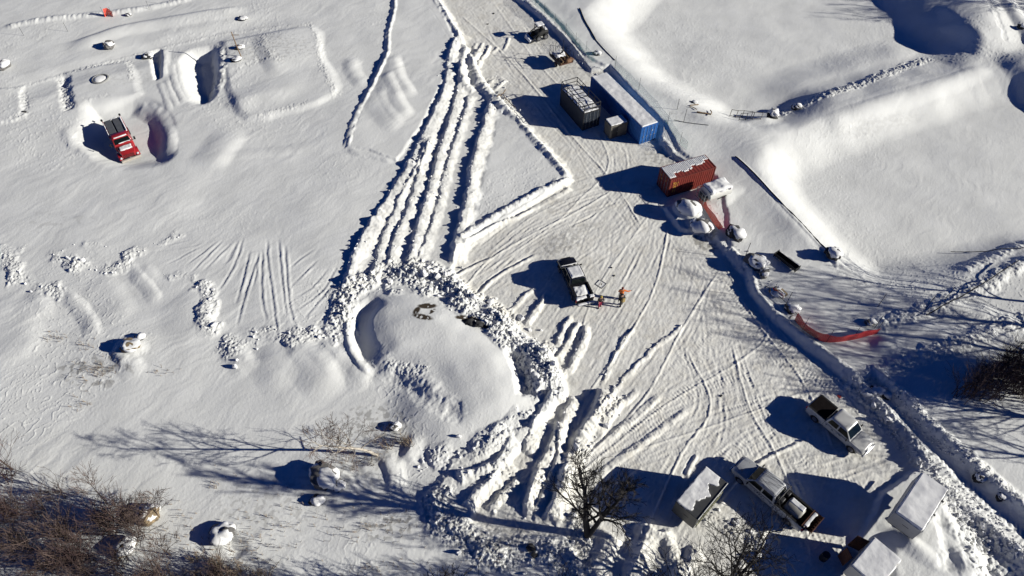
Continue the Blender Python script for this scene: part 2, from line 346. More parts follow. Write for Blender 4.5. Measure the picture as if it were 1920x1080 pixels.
for q, w, h in (([(246,500),(266,524),(288,548),(304,578)], .8, .22), ([(262,496),(284,520),(300,544)], 1.3, .16), ([(118,548),(150,574),(175,606),(188,644)], .9, .32), ([(60,545),(80,580),(92,610)], 1.6, .3), ([(180,520),(215,560),(245,610)], 2.0, .25),
                ([(232,660),(255,690),(275,712)], 1.2, .4), ([(540,640),(575,668),(610,706),(640,742)], 2.0, .55), ([(430,650),(455,672),(480,706)], 1.3, .42), ([(590,640),(625,668),(650,700)], 1.4, .5),
                ([(495,650),(520,690),(550,730)], 1.8, .3), ([(340,545),(370,600),(390,650)], 2.6, .25), ([(0,560),(40,620),(60,680)], 2.6, .3), ([(640,640),(670,690),(690,740)], 1.2, .35)):
    ridge(q, w*.9, h*.62, ends=2.4, wander=.12, asym=.5)
for q in ([(430,450),(398,482),(360,520)], [(446,455),(410,490),(384,517)], [(463,448),(446,500),(410,560)], [(455,455),(436,492),(420,500)], [(507,450),(508,493),(518,560),(527,637)],
          [(540,460),(547,560),(555,600),(563,620)], [(493,473),(472,540),(450,620)], [(490,480),(486,520),(480,547)], [(396,458),(350,470),(286,476)], [(392,462),(340,490),(310,502)], [(372,452),(330,462),(290,470)],
          [(606,488),(575,520),(548,545)], [(640,500),(610,550),(560,590)], [(600,470),(570,490),(545,512)], [(455,452),(440,478),(428,502)], [(528,450),(534,520),(545,600)], [(630,540),(600,575),(572,608)],
          [(476,470),(462,530),(448,580)], [(498,470),(498,560),(508,612)], [(640,575),(606,610),(590,628)], [(415,455),(385,480),(350,505)], [(625,505),(590,545),(556,565)]):
    ridge(q, .22, .035, rough=.02, ends=2.5, wander=.05); ridge([(a-5, b) for a, b in q], .2, -.03, ends=1.2, wander=.05)
# --- lower left: boulders' drift tails, hollows
hump(250,655, 1.6, 1.1, -20, .35); ridge([(212,658),(228,672),(246,690)], .6, .25, ends=1)
hump(610,893, 3.0, 1.8, -30, .3); ridge([(418,1000),(438,1020),(462,1050)], .7, -.25, ends=1)
ridge([(708,850),(722,866),(735,884),(738,900),(740,930)], .8, .30, ends=1.5, wander=.1, asym=-.6)
ridge([(782,812),(770,848),(758,866),(756,880)], .8, .30, ends=1.5, wander=.1, asym=-.6)
level([(330,1140),(420,1090),(520,1080),(700,1060),(900,1075),(1080,1100),(1100,1200),(300,1200)], -.3, 3)
# --- ruts and tyre tracks over the packed yard
rs = np.random.RandomState(5)
GUI = [[(960,582),(1100,470),(1230,382),(1300,420)], [(880,522),(1000,430),(1100,375),(1150,300),(1085,205),(1010,110),(930,0)], [(1050,690),(1130,560),(1200,450),(1225,385)], [(1110,740),(1180,620),(1225,520),(1245,420)],
       [(1090,850),(1200,740),(1290,620),(1335,500)], [(1060,920),(1250,760),(1400,680),(1440,620),(1390,540)], [(1150,860),(1350,780),(1500,735),(1590,745)], [(1200,880),(1300,800),(1320,700),(1300,560),(1250,450)],
       [(1160,1100),(1250,960),(1310,850),(1330,760),(1290,640)], [(1380,520),(1480,640),(1560,715),(1650,800)], [(1540,1060),(1500,960),(1440,850),(1400,760),(1370,640)], [(870,20),(950,120),(1060,250),(1130,330),(1200,420)],
       [(1420,860),(1530,880),(1640,850),(1680,830)], [(1320,470),(1420,600),(1500,700),(1560,860)], [(890,480),(1010,400),(1120,350),(1230,340)], [(870,560),(960,470),(1080,400),(1180,350)],
       [(1000,640),(1080,520),(1120,420),(1180,350)], [(1450,1090),(1560,1010),(1640,900)], [(860,0),(905,90),(990,190)], [(1330,900),(1420,820),(1500,780),(1560,720)]]
def track(q, depth, half=.8, tread=True, gauge=True):
    p = curve(GP(q)); i = near_idx(p, 1.6); d, a, s, L = pdist(p, X[i]+.05*pn(X[i], Y[i], 9), Y[i]+.05*pn(X[i], Y[i], 10))
    d1 = np.abs(d-half) if gauge else d
    e = sm(0, 2, a)*sm(0, 2, L-a)*np.clip(.6+.9*pn(X[i]*.3+q[0][0], Y[i]*.3, 71), .0, 1.2)
    k = np.clip(1-(d1/.17)**2, 0, 1)
    Z[i] += e*(-depth*k+depth*.9*np.exp(-((d1-.24)/.09)**2))
    if tread: Z[i] += e*sm(0, .4, k)*depth*.8*np.sin(a*2*math.pi/.27+s*d1*6)
for g in GUI:
    for n in range(5):
        ox, oy = rs.normal(0, 20), rs.normal(0, 11)
        q = [(a+ox+rs.normal(0, 8), b+oy+rs.normal(0, 6)) for a, b in g]
        track(q, rs.uniform(.004, .016), half=rs.uniform(.75, .95), tread=rs.rand() < .8)
    if rs.rand() < .8:
        q = [(a+rs.normal(0, 12), b+rs.normal(0, 6)) for a, b in g]
        ridge(q, .14, .035+.03*rs.rand(), ends=2, wander=.04)
for q in ([(890,560),(930,520),(1007,477)], [(847,523),(880,503),(925,482)], [(867,460),(930,425),(1000,395)], [(1310,850),(1296,870),(1284,896)], [(1345,950),(1420,870),(1500,830)]):
    ridge(q, .25, .12, rough=.03, ends=.6, wander=.05); ridge([(a-5, b-2) for a, b in q], .18, -.08, ends=.6, wander=.05)
# washboard packed by a tracked machine, on the lane at the right and over the lower yard
def wash(pts, hw_, amp, wl):
    p = curve(GP(pts)); i = near_idx(p, hw_+.5); d, a, s, L = pdist(p, X[i], Y[i])
    Z[i] += amp*sm(hw_, hw_*.7, d)*np.sin((a+.12*pn(X[i]*1.2, Y[i]*1.2, 77)+.25*np.abs(d))*2*math.pi/wl)*np.clip(.7+.8*pn(X[i]*.5, Y[i]*.5, 78), 0, 1.2)
wash([(1750,868),(1800,912),(1870,972),(1940,1030)], 1.0, .035, .42)
for q in ([(1440,620),(1500,690),(1560,740)], [(1380,700),(1460,680),(1560,740)], [(1330,500),(1390,580),(1440,660)], [(1560,1010),(1580,1060),(1560,1100)], [(1360,560),(1330,640),(1260,700)], [(1300,900),(1380,850),(1440,820)],
          [(1640,790),(1610,720),(1570,700)], [(1500,860),(1540,900),(1620,920)], [(1180,820),(1290,740),(1400,690)], [(1100,860),(1200,790),(1300,730)]):
    wash(q, .95, .016, .33)
# --- fine relief: wind-carved snow off the yard, chopped crust on it
Z += PACK*(.018*fbm(X*1.6, Y*1.6, 81, 4)+.011*fbm(X*5, Y*5, 85, 3)+.012*fbm((X*.5+Y*.87)*.5, (X*.87-Y*.5)*3.2, 87, 3))
dr = math.radians(-42); cd, sd_ = math.cos(dr), math.sin(dr)
u_ = X*cd+Y*sd_; w_ = -X*sd_+Y*cd
u2 = u_+.9*fbm(X*.22, Y*.22, 91, 3); w2 = w_+1.2*fbm(X*.18, Y*.18, 93, 3)
wk = SMO*(1-PACK*.9)
Z += wk*.014*fbm(u2*.9, w2*.26, 101, 4, g=.55)
r1 = 1-np.abs(fbm(u2*.55, w2*.17, 121, 3)); patch = sm(-.1, .45, pn(X*.09, Y*.09, 131))
Z += wk*patch*.028*r1
# little stepped ledges cut by the wind
t = fbm(X*.16, Y*.16, 141, 4)*5.0; fr = t-np.floor(t)
Z += wk*sm(.0, .4, pn(X*.06+4, Y*.06, 151))*.045*sm(.86, 1.0, fr)*(1-sm(.99, 1.0, fr))
Z += (1-PACK)*.006*fbm(X*4.5, Y*4.5, 161, 2)
# --- real colour differences: grit and soil showing through
def stain(u, v_, rx, ry, ang, s, sc=2.0, th=0.0, seed=201):
    cx, cy = G(u, v_); i = near_idx(np.array([[cx, cy]]), max(rx, ry)*1.1)
    x = X[i]-cx; y = Y[i]-cy; c = math.cos(math.radians(ang)); q = math.sin(math.radians(ang))
    a = (x*c+y*q)/rx; b = (-x*q+y*c)/ry
    k = np.clip(1-a*a-b*b, 0, 1)
    DIRT[i] = np.maximum(DIRT[i], s*np.clip(k*1.5, 0, 1)*sm(th, th+.35, fbm(X[i]*sc, Y[i]*sc, seed, 3)+k*.3))
for a in ((1052,455,3.2,1.6,20,.30), (1030,470,1.5,1.2,0,.3), (1085,430,2.5,1.4,30,.2), (1095,140,5,3,-40,.14), (1000,160,4,3,0,.12), (1320,455,2.0,1.2,-40,.5), (1330,440,1.2,.8,0,.5), (1068,90,2.2,1.6,0,.25),
          (1235,300,3,1.5,-30,.3), (1590,860,3,2,0,.12), (1050,380,3,2,10,.14), (1640,230,9,1.4,20,.10), (1240,350,2,1,0,.2), (960,250,3,3,0,.1), (1480,870,5,2,0,.12), (950,1010,3,1,10,.25)):
    stain(*a)
for a in ((803,586,1.1,.5,10,1.3,2.5,-.5), (784,598,.35,.7,-20,1.2,3,-.4), (795,611,1.2,.4,-15,1.3,3,-.3), (812,598,.25,.6,-30,1.2,3,-.3), (882,611,1.3,.55,-15,1.4,3,-.5), (906,622,.8,.35,-20,1.3,3,-.4), (866,606,.7,.4,0,1.2,3,-.4)):
    stain(*a, seed=211)
for a in ((190,700,4,2.5,0,.45,1.2,.30), (160,690,3,1,0,.5,1.4,.25), (650,880,5,3,0,.25,2,.2), (100,420,6,2,0,.15,1,.5), (700,800,4,2.5,0,.4,2,.15), (730,990,3,1.2,10,.5,2,.2), (930,1020,4,1.4,0,.35,2,.2),
          (510,100,9,5,0,.22,2,.3), (240,150,6,3,0,.12,2,.3), (500,950,5,3,0,.25,2,.3), (1300,220,5,2,0,.15,2,.4), (410,150,2,3,0,.25,2,.2)):
    stain(*a, seed=221)
i, k = ridge([(1240,262),(1262,294)], .3, 0, ends=.1)
def ground(x, y):
    """height of the snow at a point, from the grid"""
    j = np.argmin(np.abs(Yr-y)); r = X2[j]; c = np.searchsorted(r, x); c = min(max(c, 1), len(r)-1)
    return float(Z2[j, c])
Z[np.abs(X) > 260] *= .4
X2 = X.reshape(SH); Y2 = Y.reshape(SH); Z2 = Z.reshape(SH)
# ------------------------------------------------------------------ materials
def newmat(name):
    m = bpy.data.materials.new(name); m.use_nodes = True
    return m, m.node_tree.nodes, m.node_tree.links, m.node_tree.nodes['Principled BSDF']
def snow_material():
    m, N, L, P = newmat('snow')
    ap = N.new('ShaderNodeAttribute'); ap.attribute_name = 'packed'
    ad = N.new('ShaderNodeAttribute'); ad.attribute_name = 'dirt'
    geo = N.new('ShaderNodeNewGeometry')
    n1 = N.new('ShaderNodeTexNoise'); n1.inputs['Scale'].default_value = .35; n1.inputs['Detail'].default_value = 6
    n2 = N.new('ShaderNodeTexNoise'); n2.inputs['Scale'].default_value = 9; n2.inputs['Detail'].default_value = 5
    n3 = N.new('ShaderNodeTexNoise'); n3.inputs['Scale'].default_value = 34; n3.inputs['Detail'].default_value = 2
    for n in (n1, n2, n3): L.new(geo.outputs['Position'], n.inputs['Vector'])
    a = N.new('ShaderNodeMix'); a.data_type = 'RGBA'; a.inputs['A'].default_value = (.762, .768, .748, 1); a.inputs['B'].default_value = (.79, .78, .73, 1); L.new(ap.outputs['Fac'], a.inputs['Factor'])
    n4 = N.new('ShaderNodeTexNoise'); n4.inputs['Scale'].default_value = .55; n4.inputs['Detail'].default_value = 8; n4.inputs['Roughness'].default_value = .7; L.new(geo.outputs['Position'], n4.inputs['Vector'])
    r4 = N.new('ShaderNodeMapRange'); r4.inputs[1].default_value = .48; r4.inputs[2].default_value = .72; r4.inputs[3].default_value = 0; r4.inputs[4].default_value = .6; L.new(n4.outputs[0], r4.inputs[0])
    q4 = N.new('ShaderNodeMath'); q4.operation = 'MULTIPLY'; L.new(r4.outputs[0], q4.inputs[0]); L.new(ap.outputs['Fac'], q4.inputs[1])
    a4 = N.new('ShaderNodeMix'); a4.data_type = 'RGBA'; L.new(a.outputs['Result'], a4.inputs['A']); a4.inputs['B'].default_value = (.60, .565, .485, 1); L.new(q4.outputs[0], a4.inputs['Factor']); a = a4
    # faint mottling of the crust
    r = N.new('ShaderNodeMapRange'); r.inputs[1].default_value = .3; r.inputs[2].default_value = .7; r.inputs[3].default_value = .93; r.inputs[4].default_value = 1.05; L.new(n1.outputs[0], r.inputs[0])
    b = N.new('ShaderNodeVectorMath'); b.operation = 'SCALE'; L.new(a.outputs['Result'], b.inputs[0]); L.new(r.outputs[0], b.inputs['Scale'])
    c = N.new('ShaderNodeMix'); c.data_type = 'RGBA'; c.inputs['B'].default_value = (.055, .042, .03, 1); L.new(b.outputs[0], c.inputs['A']); L.new(ad.outputs['Fac'], c.inputs['Factor'])
    L.new(c.outputs['Result'], P.inputs['Base Color']); P.inputs['Roughness'].default_value = .85; P.inputs['Specular IOR Level'].default_value = .15
    s = N.new('ShaderNodeMath'); s.operation = 'MULTIPLY_ADD'; L.new(n3.outputs[0], s.inputs[0]); s.inputs[1].default_value = .25; L.new(n2.outputs[0], s.inputs[2])
    bp = N.new('ShaderNodeBump'); bp.inputs['Strength'].default_value = .34; bp.inputs['Distance'].default_value = .035; L.new(s.outputs[0], bp.inputs['Height']); L.new(bp.outputs[0], P.inputs['Normal'])
    return m
M_SNOW = snow_material()
me = bpy.data.meshes.new('ground'); R_, C_ = SH
co = np.stack([X, Y, Z], -1).astype(np.float32); idx = np.arange(R_*C_, dtype=np.int32).reshape(R_, C_)
quads = np.stack([idx[:-1, :-1], idx[:-1, 1:], idx[1:, 1:], idx[1:, :-1]], -1).reshape(-1, 4)
me.vertices.add(len(co)); me.vertices.foreach_set('co', co.ravel())
me.loops.add(quads.size); me.loops.foreach_set('vertex_index', quads.ravel())
me.polygons.add(len(quads)); me.polygons.foreach_set('loop_start', np.arange(0, quads.size, 4, dtype=np.int32))
me.update(calc_edges=True)
me.polygons.foreach_set('use_smooth', np.ones(len(quads), bool))
for nm, arr in (('packed', PACK), ('dirt', DIRT)):
    at = me.attributes.new(nm, 'FLOAT', 'POINT'); at.data.foreach_set('value', arr.astype(np.float32))
me.materials.append(M_SNOW)
gr = bpy.data.objects.new('ground', me); COL.objects.link(gr); gr['kind'] = 'structure'; gr['label'] = 'wind-carved snow over the ground with a ploughed yard of packed snow'
# ------------------------------------------------------------------ object helpers
_M = {}
def mat(name, col, rough=.6, metal=0.0, spec=.5, vary=.12, scale=3.0, bump=0.0, coat=0.0, dirt=None, alpha=1.0):
    if name in _M: return _M[name]
    m, N, L, P = newmat(name); tc = N.new('ShaderNodeTexCoord')
    n = N.new('ShaderNodeTexNoise'); n.inputs['Scale'].default_value = scale; n.inputs['Detail'].default_value = 5; L.new(tc.outputs['Object'], n.inputs['Vector'])
    r = N.new('ShaderNodeMapRange'); r.inputs[1].default_value = .3; r.inputs[2].default_value = .7; r.inputs[3].default_value = 1-vary; r.inputs[4].default_value = 1+vary; L.new(n.outputs[0], r.inputs[0])
    b = N.new('ShaderNodeVectorMath'); b.operation = 'SCALE'; b.inputs[0].default_value = col; L.new(r.outputs[0], b.inputs['Scale']); src = b.outputs[0]
    if dirt:
        n2 = N.new('ShaderNodeTexNoise'); n2.inputs['Scale'].default_value = scale*2.3; n2.inputs['Detail'].default_value = 6; L.new(tc.outputs['Object'], n2.inputs['Vector'])
        r2 = N.new('ShaderNodeMapRange'); r2.inputs[1].default_value = dirt[3]; r2.inputs[2].default_value = dirt[3]+.15; L.new(n2.outputs[0], r2.inputs[0])
        x = N.new('ShaderNodeMix'); x.data_type = 'RGBA'; L.new(src, x.inputs['A']); x.inputs['B'].default_value = (*dirt[:3], 1); L.new(r2.outputs[0], x.inputs['Factor']); src = x.outputs['Result']
    L.new(src, P.inputs['Base Color']); P.inputs['Roughness'].default_value = rough; P.inputs['Metallic'].default_value = metal
    P.inputs['Specular IOR Level'].default_value = spec; P.inputs['Coat Weight'].default_value = coat; P.inputs['Coat Roughness'].default_value = .08
    if bump:
        bp = N.new('ShaderNodeBump'); bp.inputs['Strength'].default_value = .6; bp.inputs['Distance'].default_value = bump; L.new(n.outputs[0], bp.inputs['Height']); L.new(bp.outputs[0], P.inputs['Normal'])
    if alpha < 1: P.inputs['Alpha'].default_value = alpha
    _M[name] = m; return m
def netmat(name, col, cell, wire, hole=0.0):
    """open plastic netting: real holes between the strands"""
    m, N, L, P = newmat(name); tc = N.new('ShaderNodeUVMap'); sx = N.new('ShaderNodeSeparateXYZ'); L.new(tc.outputs[0], sx.inputs[0]); o = []
    for a in (0, 1):
        f = N.new('ShaderNodeMath'); f.operation = 'PINGPONG'; f.inputs[1].default_value = cell/2; L.new(sx.outputs[a], f.inputs[0])
        g = N.new('ShaderNodeMath'); g.operation = 'LESS_THAN'; g.inputs[1].default_value = wire/2; L.new(f.outputs[0], g.inputs[0]); o.append(g)
    x = N.new('ShaderNodeMath'); x.operation = 'MAXIMUM'; L.new(o[0].outputs[0], x.inputs[0]); L.new(o[1].outputs[0], x.inputs[1])
    P.inputs['Base Color'].default_value = (*col, 1); P.inputs['Roughness'].default_value = .5; L.new(x.outputs[0], P.inputs['Alpha'])
    _M[name] = m; return m
class MB:
    def __init__(s): s.v = []; s.f = []
    def add(s, vs, fs): n = len(s.v); s.v += [tuple(map(float, a)) for a in vs]; s.f += [[n+i for i in f] for f in fs]; return s
    def box(s, c, d, rz=0, rx=0, ry=0, ch=0.0):
        R = Euler((rx, ry, rz)).to_matrix(); a, b, e = d[0]/2, d[1]/2, d[2]/2
        if ch <= 0:
            vs = [(x, y, z) for x in (-a, a) for y in (-b, b) for z in (-e, e)]
            fs = [(0,1,3,2), (4,6,7,5), (0,4,5,1), (2,3,7,6), (0,2,6,4), (1,5,7,3)]
        else:
            q = min(ch, a*.9, b*.9, e*.9); vs = []; 
            ring = lambda A, B, z: [(A-q, B, z), (A, B-q, z), (A, -B+q, z), (A-q, -B, z), (-A+q, -B, z), (-A, -B+q, z), (-A, B-q, z), (-A+q, B, z)]
            vs = ring(a-q, b-q, -e)+ring(a, b, -e+q)+ring(a, b, e-q)+ring(a-q, b-q, e)
            fs = [tuple(range(7, -1, -1))[::-1][::-1], tuple(range(24, 32))[::-1]]
            for k in range(3):
                for i in range(8): j = (i+1) % 8; fs.append((k*8+i, k*8+j, k*8+8+j, k*8+8+i))
        return s.add([Vector(c)+R@Vector(p) for p in vs], fs)
    def tube(s, pts, r, n=6, cap=True):
        pts = [Vector(p) for p in pts]; r = r if isinstance(r, (list, tuple)) else [r]*len(pts); vs = []; up = Vector((0, 0, 1)); pr = None
        for i, p in enumerate(pts):
            t = (pts[min(i+1, len(pts)-1)]-pts[max(i-1, 0)]).normalized()
            if pr is None: a = t.orthogonal().normalized()
            else:
                a = pr-t*pr.dot(t); a = a.normalized() if a.length > 1e-6 else t.orthogonal().normalized()
            pr = a; b = t.cross(a)
            for k in range(n):
                w = 2*math.pi*k/n; vs.append(p+(a*math.cos(w)+b*math.sin(w))*r[i])
        fs = []
        for i in range(len(pts)-1):
            for k in range(n): j = (k+1) % n; fs.append((i*n+k, i*n+j, (i+1)*n+j, (i+1)*n+k))
        if cap: fs += [tuple(range(n))[::-1], tuple(range((len(pts)-1)*n, len(pts)*n))]
        return s.add(vs, fs)
    def cyl(s, a, b, r, n=16, r2=None): return s.tube([a, b], [r, r if r2 is None else r2], n)
    def loft(s, rings, cap=True):
        n = len(rings[0]); vs = [p for r in rings for p in r]; fs = []
        for i in range(len(rings)-1):
            for k in range(n): j = (k+1) % n; fs.append((i*n+k, i*n+j, (i+1)*n+j, (i+1)*n+k))
        if cap: fs += [tuple(range(n))[::-1], tuple(range((len(rings)-1)*n, len(rings)*n))]
        return s.add(vs, fs)
    def quad(s, *p, th=0.0): return s.add(p, [tuple(range(len(p)))])
    def snow(s, x0, x1, y0, y1, z, h, seed=0, ragged=.15, n=18, hn=.3, drop=.02, edge=None):
        """a settled layer of snow with a soft ragged rim"""
        rr = np.random.RandomState(seed); nx = max(5, int(n*(x1-x0)/max(x1-x0, y1-y0))+3); ny = max(5, int(n*(y1-y0)/max(x1-x0, y1-y0))+3); vs = []; fs = []
        for j in range(ny):
            for i in range(nx):
                a = i/(nx-1); b = j/(ny-1); e = min(a*(x1-x0), (1-a)*(x1-x0), b*(y1-y0), (1-b)*(y1-y0)); ed = min(1, e/max(.12, ragged)); k = float(1-(1-ed)**2)
                py = y0+b*(y1-y0); px = x0+a*((edge(py) if edge else x1)-x0)
                if e < 1e-6:
                    q = ragged*(.5+float(pn(np.array([px*3.1+seed]), np.array([py*3.1]), seed)[0])*.9); q = max(0, q)
                    px += (q if i == 0 else -q if i == nx-1 else 0); py += (q if j == 0 else -q if j == ny-1 else 0)
                zz = z-drop+(h+drop)*k*(1+hn*float(fbm(np.array([px*.8+seed]), np.array([py*.8]), seed, 3)[0]))
                if e < 1e-6: zz = z-drop
                vs.append((px, py, zz))
        for j in range(ny-1):
            for i in range(nx-1): fs.append((j*nx+i, j*nx+i+1, (j+1)*nx+i+1, (j+1)*nx+i))
        fs.append(tuple([i for i in range(nx)][::-1]+[j*nx for j in range(1, ny)]+[(ny-1)*nx+i for i in range(1, nx)]+[j*nx+nx-1 for j in range(ny-2, 0, -1)]))
        return s.add(vs, fs)
    def blob(s, c, r, seed=0, n=2, amp=.25, flat=1.0, fr=1.0):
        bm = bmesh.new(); bmesh.ops.create_icosphere(bm, subdivisions=n, radius=1); r = r if isinstance(r, (list, tuple)) else (r, r, r*flat); o = len(s.v)
        P = np.array([v.co[:] for v in bm.verts]); k = 1+amp*(pn(P[:, 0]*1.3*fr+P[:, 2]+seed*3.1, P[:, 1]*1.3*fr-P[:, 2]*1.1, seed)+.5*pn(P[:, 0]*3*fr+P[:, 2]*2, P[:, 1]*3*fr+P[:, 2]*2+seed, seed+1))
        for a, q in zip(P, k): s.v.append((c[0]+a[0]*q*r[0], c[1]+a[1]*q*r[1], c[2]+a[2]*q*r[2]))
        s.f += [[o+v.index for v in f.verts] for f in bm.faces]; bm.free(); return s
    def build(s, name, m, parent=None, smooth=35, label=None):
        me = bpy.data.meshes.new(name); me.from_pydata(s.v, [], s.f); me.validate()
        bm = bmesh.new(); bm.from_mesh(me); bmesh.ops.recalc_face_normals(bm, faces=bm.faces); bm.to_mesh(me); bm.free()
        me.materials.append(m)
        if smooth:
            me.shade_smooth() if hasattr(me, 'shade_smooth') else me.polygons.foreach_set('use_smooth', [True]*len(me.polygons))
            if smooth < 180: me.set_sharp_from_angle(angle=math.radians(smooth))
        o = bpy.data.objects.new(name, me); COL.objects.link(o)
        if parent: o.parent = parent
        if label: o['label'] = label
        return o
def tag(o, label=None, cat=None, group=None, kind=None):
    if label: o['label'] = label
    if cat: o['category'] = cat
    if group: o['group'] = group
    if kind: o['kind'] = kind
    return o
def empty(name, loc, rz, label, cat, group=None):
    o = bpy.data.objects.new(name, None); COL.objects.link(o); o.location = loc; o.rotation_euler = (0, 0, rz); o.empty_display_size = .3
    return tag(o, label, cat, group)
def copy_tree(o, parent=None):
    c = o.copy(); COL.objects.link(c); c.parent = parent
    for ch in [q for q in COL.objects if q.parent == o]: copy_tree(ch, c)
    return c
def mirror_y(p): return [(-a, b, c) for a, b, c in p]
MSN = mat('settled_snow', (.78, .78, .775), .85, spec=.15, vary=.03, scale=4, bump=.03)
TYRE = mat('tyre_rubber', (.018, .018, .02), .85); RIM = mat('rim_metal', (.32, .32, .34), .35, .8); GLASS = mat('dark_glass', (.006, .009, .009), .035, spec=.12, vary=.05)
BLKP = mat('black_plastic', (.014, .014, .015), .65, spec=.2); CHROME = mat('bright_metal', (.55, .55, .56), .25, .9); HEADL = mat('lamp_glass', (.6, .62, .64), .12); TAILL = mat('red_lamp', (.35, .01, .01), .2)
STEEL = mat('galvanised_steel', (.30, .31, .32), .5, .5, vary=.2); RUST = mat('rusty_steel', (.12, .05, .03), .85, .1, vary=.35, scale=5, dirt=(.05, .025, .02, .5)); WOOD = mat('weathered_timber', (.20, .13, .07), .8, vary=.3, scale=6)
DARKST = mat('dark_frame_steel', (.03, .03, .032), .55, .3)
def ring_rr(w, l, z, r, n=3, y0=0):
    """rounded rectangle ring, half sizes w (x) and l (y)"""
    o = []
    for sx, sy, a0 in ((1, 1, 0), (-1, 1, 90), (-1, -1, 180), (1, -1, 270)):
        for k in range(n+1): a = math.radians(a0+90*k/n); o.append((sx*(w-r)+r*math.cos(a), y0+sy*(l-r)+r*math.sin(a), z))
    return o
def wheel(par, x, y, r, wd, side):
    m = MB(); n = 24; w2 = wd/2; xs = [(-w2, r*.62), (-w2, r*.93), (-w2*.7, r), (w2*.7, r), (w2, r*.93), (w2, r*.62)]
    m.loft([[(a, math.cos(2*math.pi*k/n)*q, math.sin(2*math.pi*k/n)*q) for k in range(n)] for a, q in xs])
    e = bpy.data.objects.new('wheel', None); COL.objects.link(e); e.parent = par; e.location = (x, y, r)
    m.build('tyre', TYRE, e)
    q = MB(); xo = side*(w2*.86); n = 16
    q.loft([[(side*w2*.55, math.cos(2*math.pi*k/n)*r*.60, math.sin(2*math.pi*k/n)*r*.60) for k in range(n)], [(xo+side*.03, math.cos(2*math.pi*k/n)*r*.58, math.sin(2*math.pi*k/n)*r*.58) for k in range(n)]])
    for k in range(6): a = k*math.pi/3; q.box((xo+side*.035, math.cos(a)*r*.33, math.sin(a)*r*.33), (.03, r*.14, r*.5), rx=a-math.pi/2)
    q.cyl((xo, 0, 0), (xo+side*.07, 0, 0), r*.16, 10); q.build('rim', RIM, e)
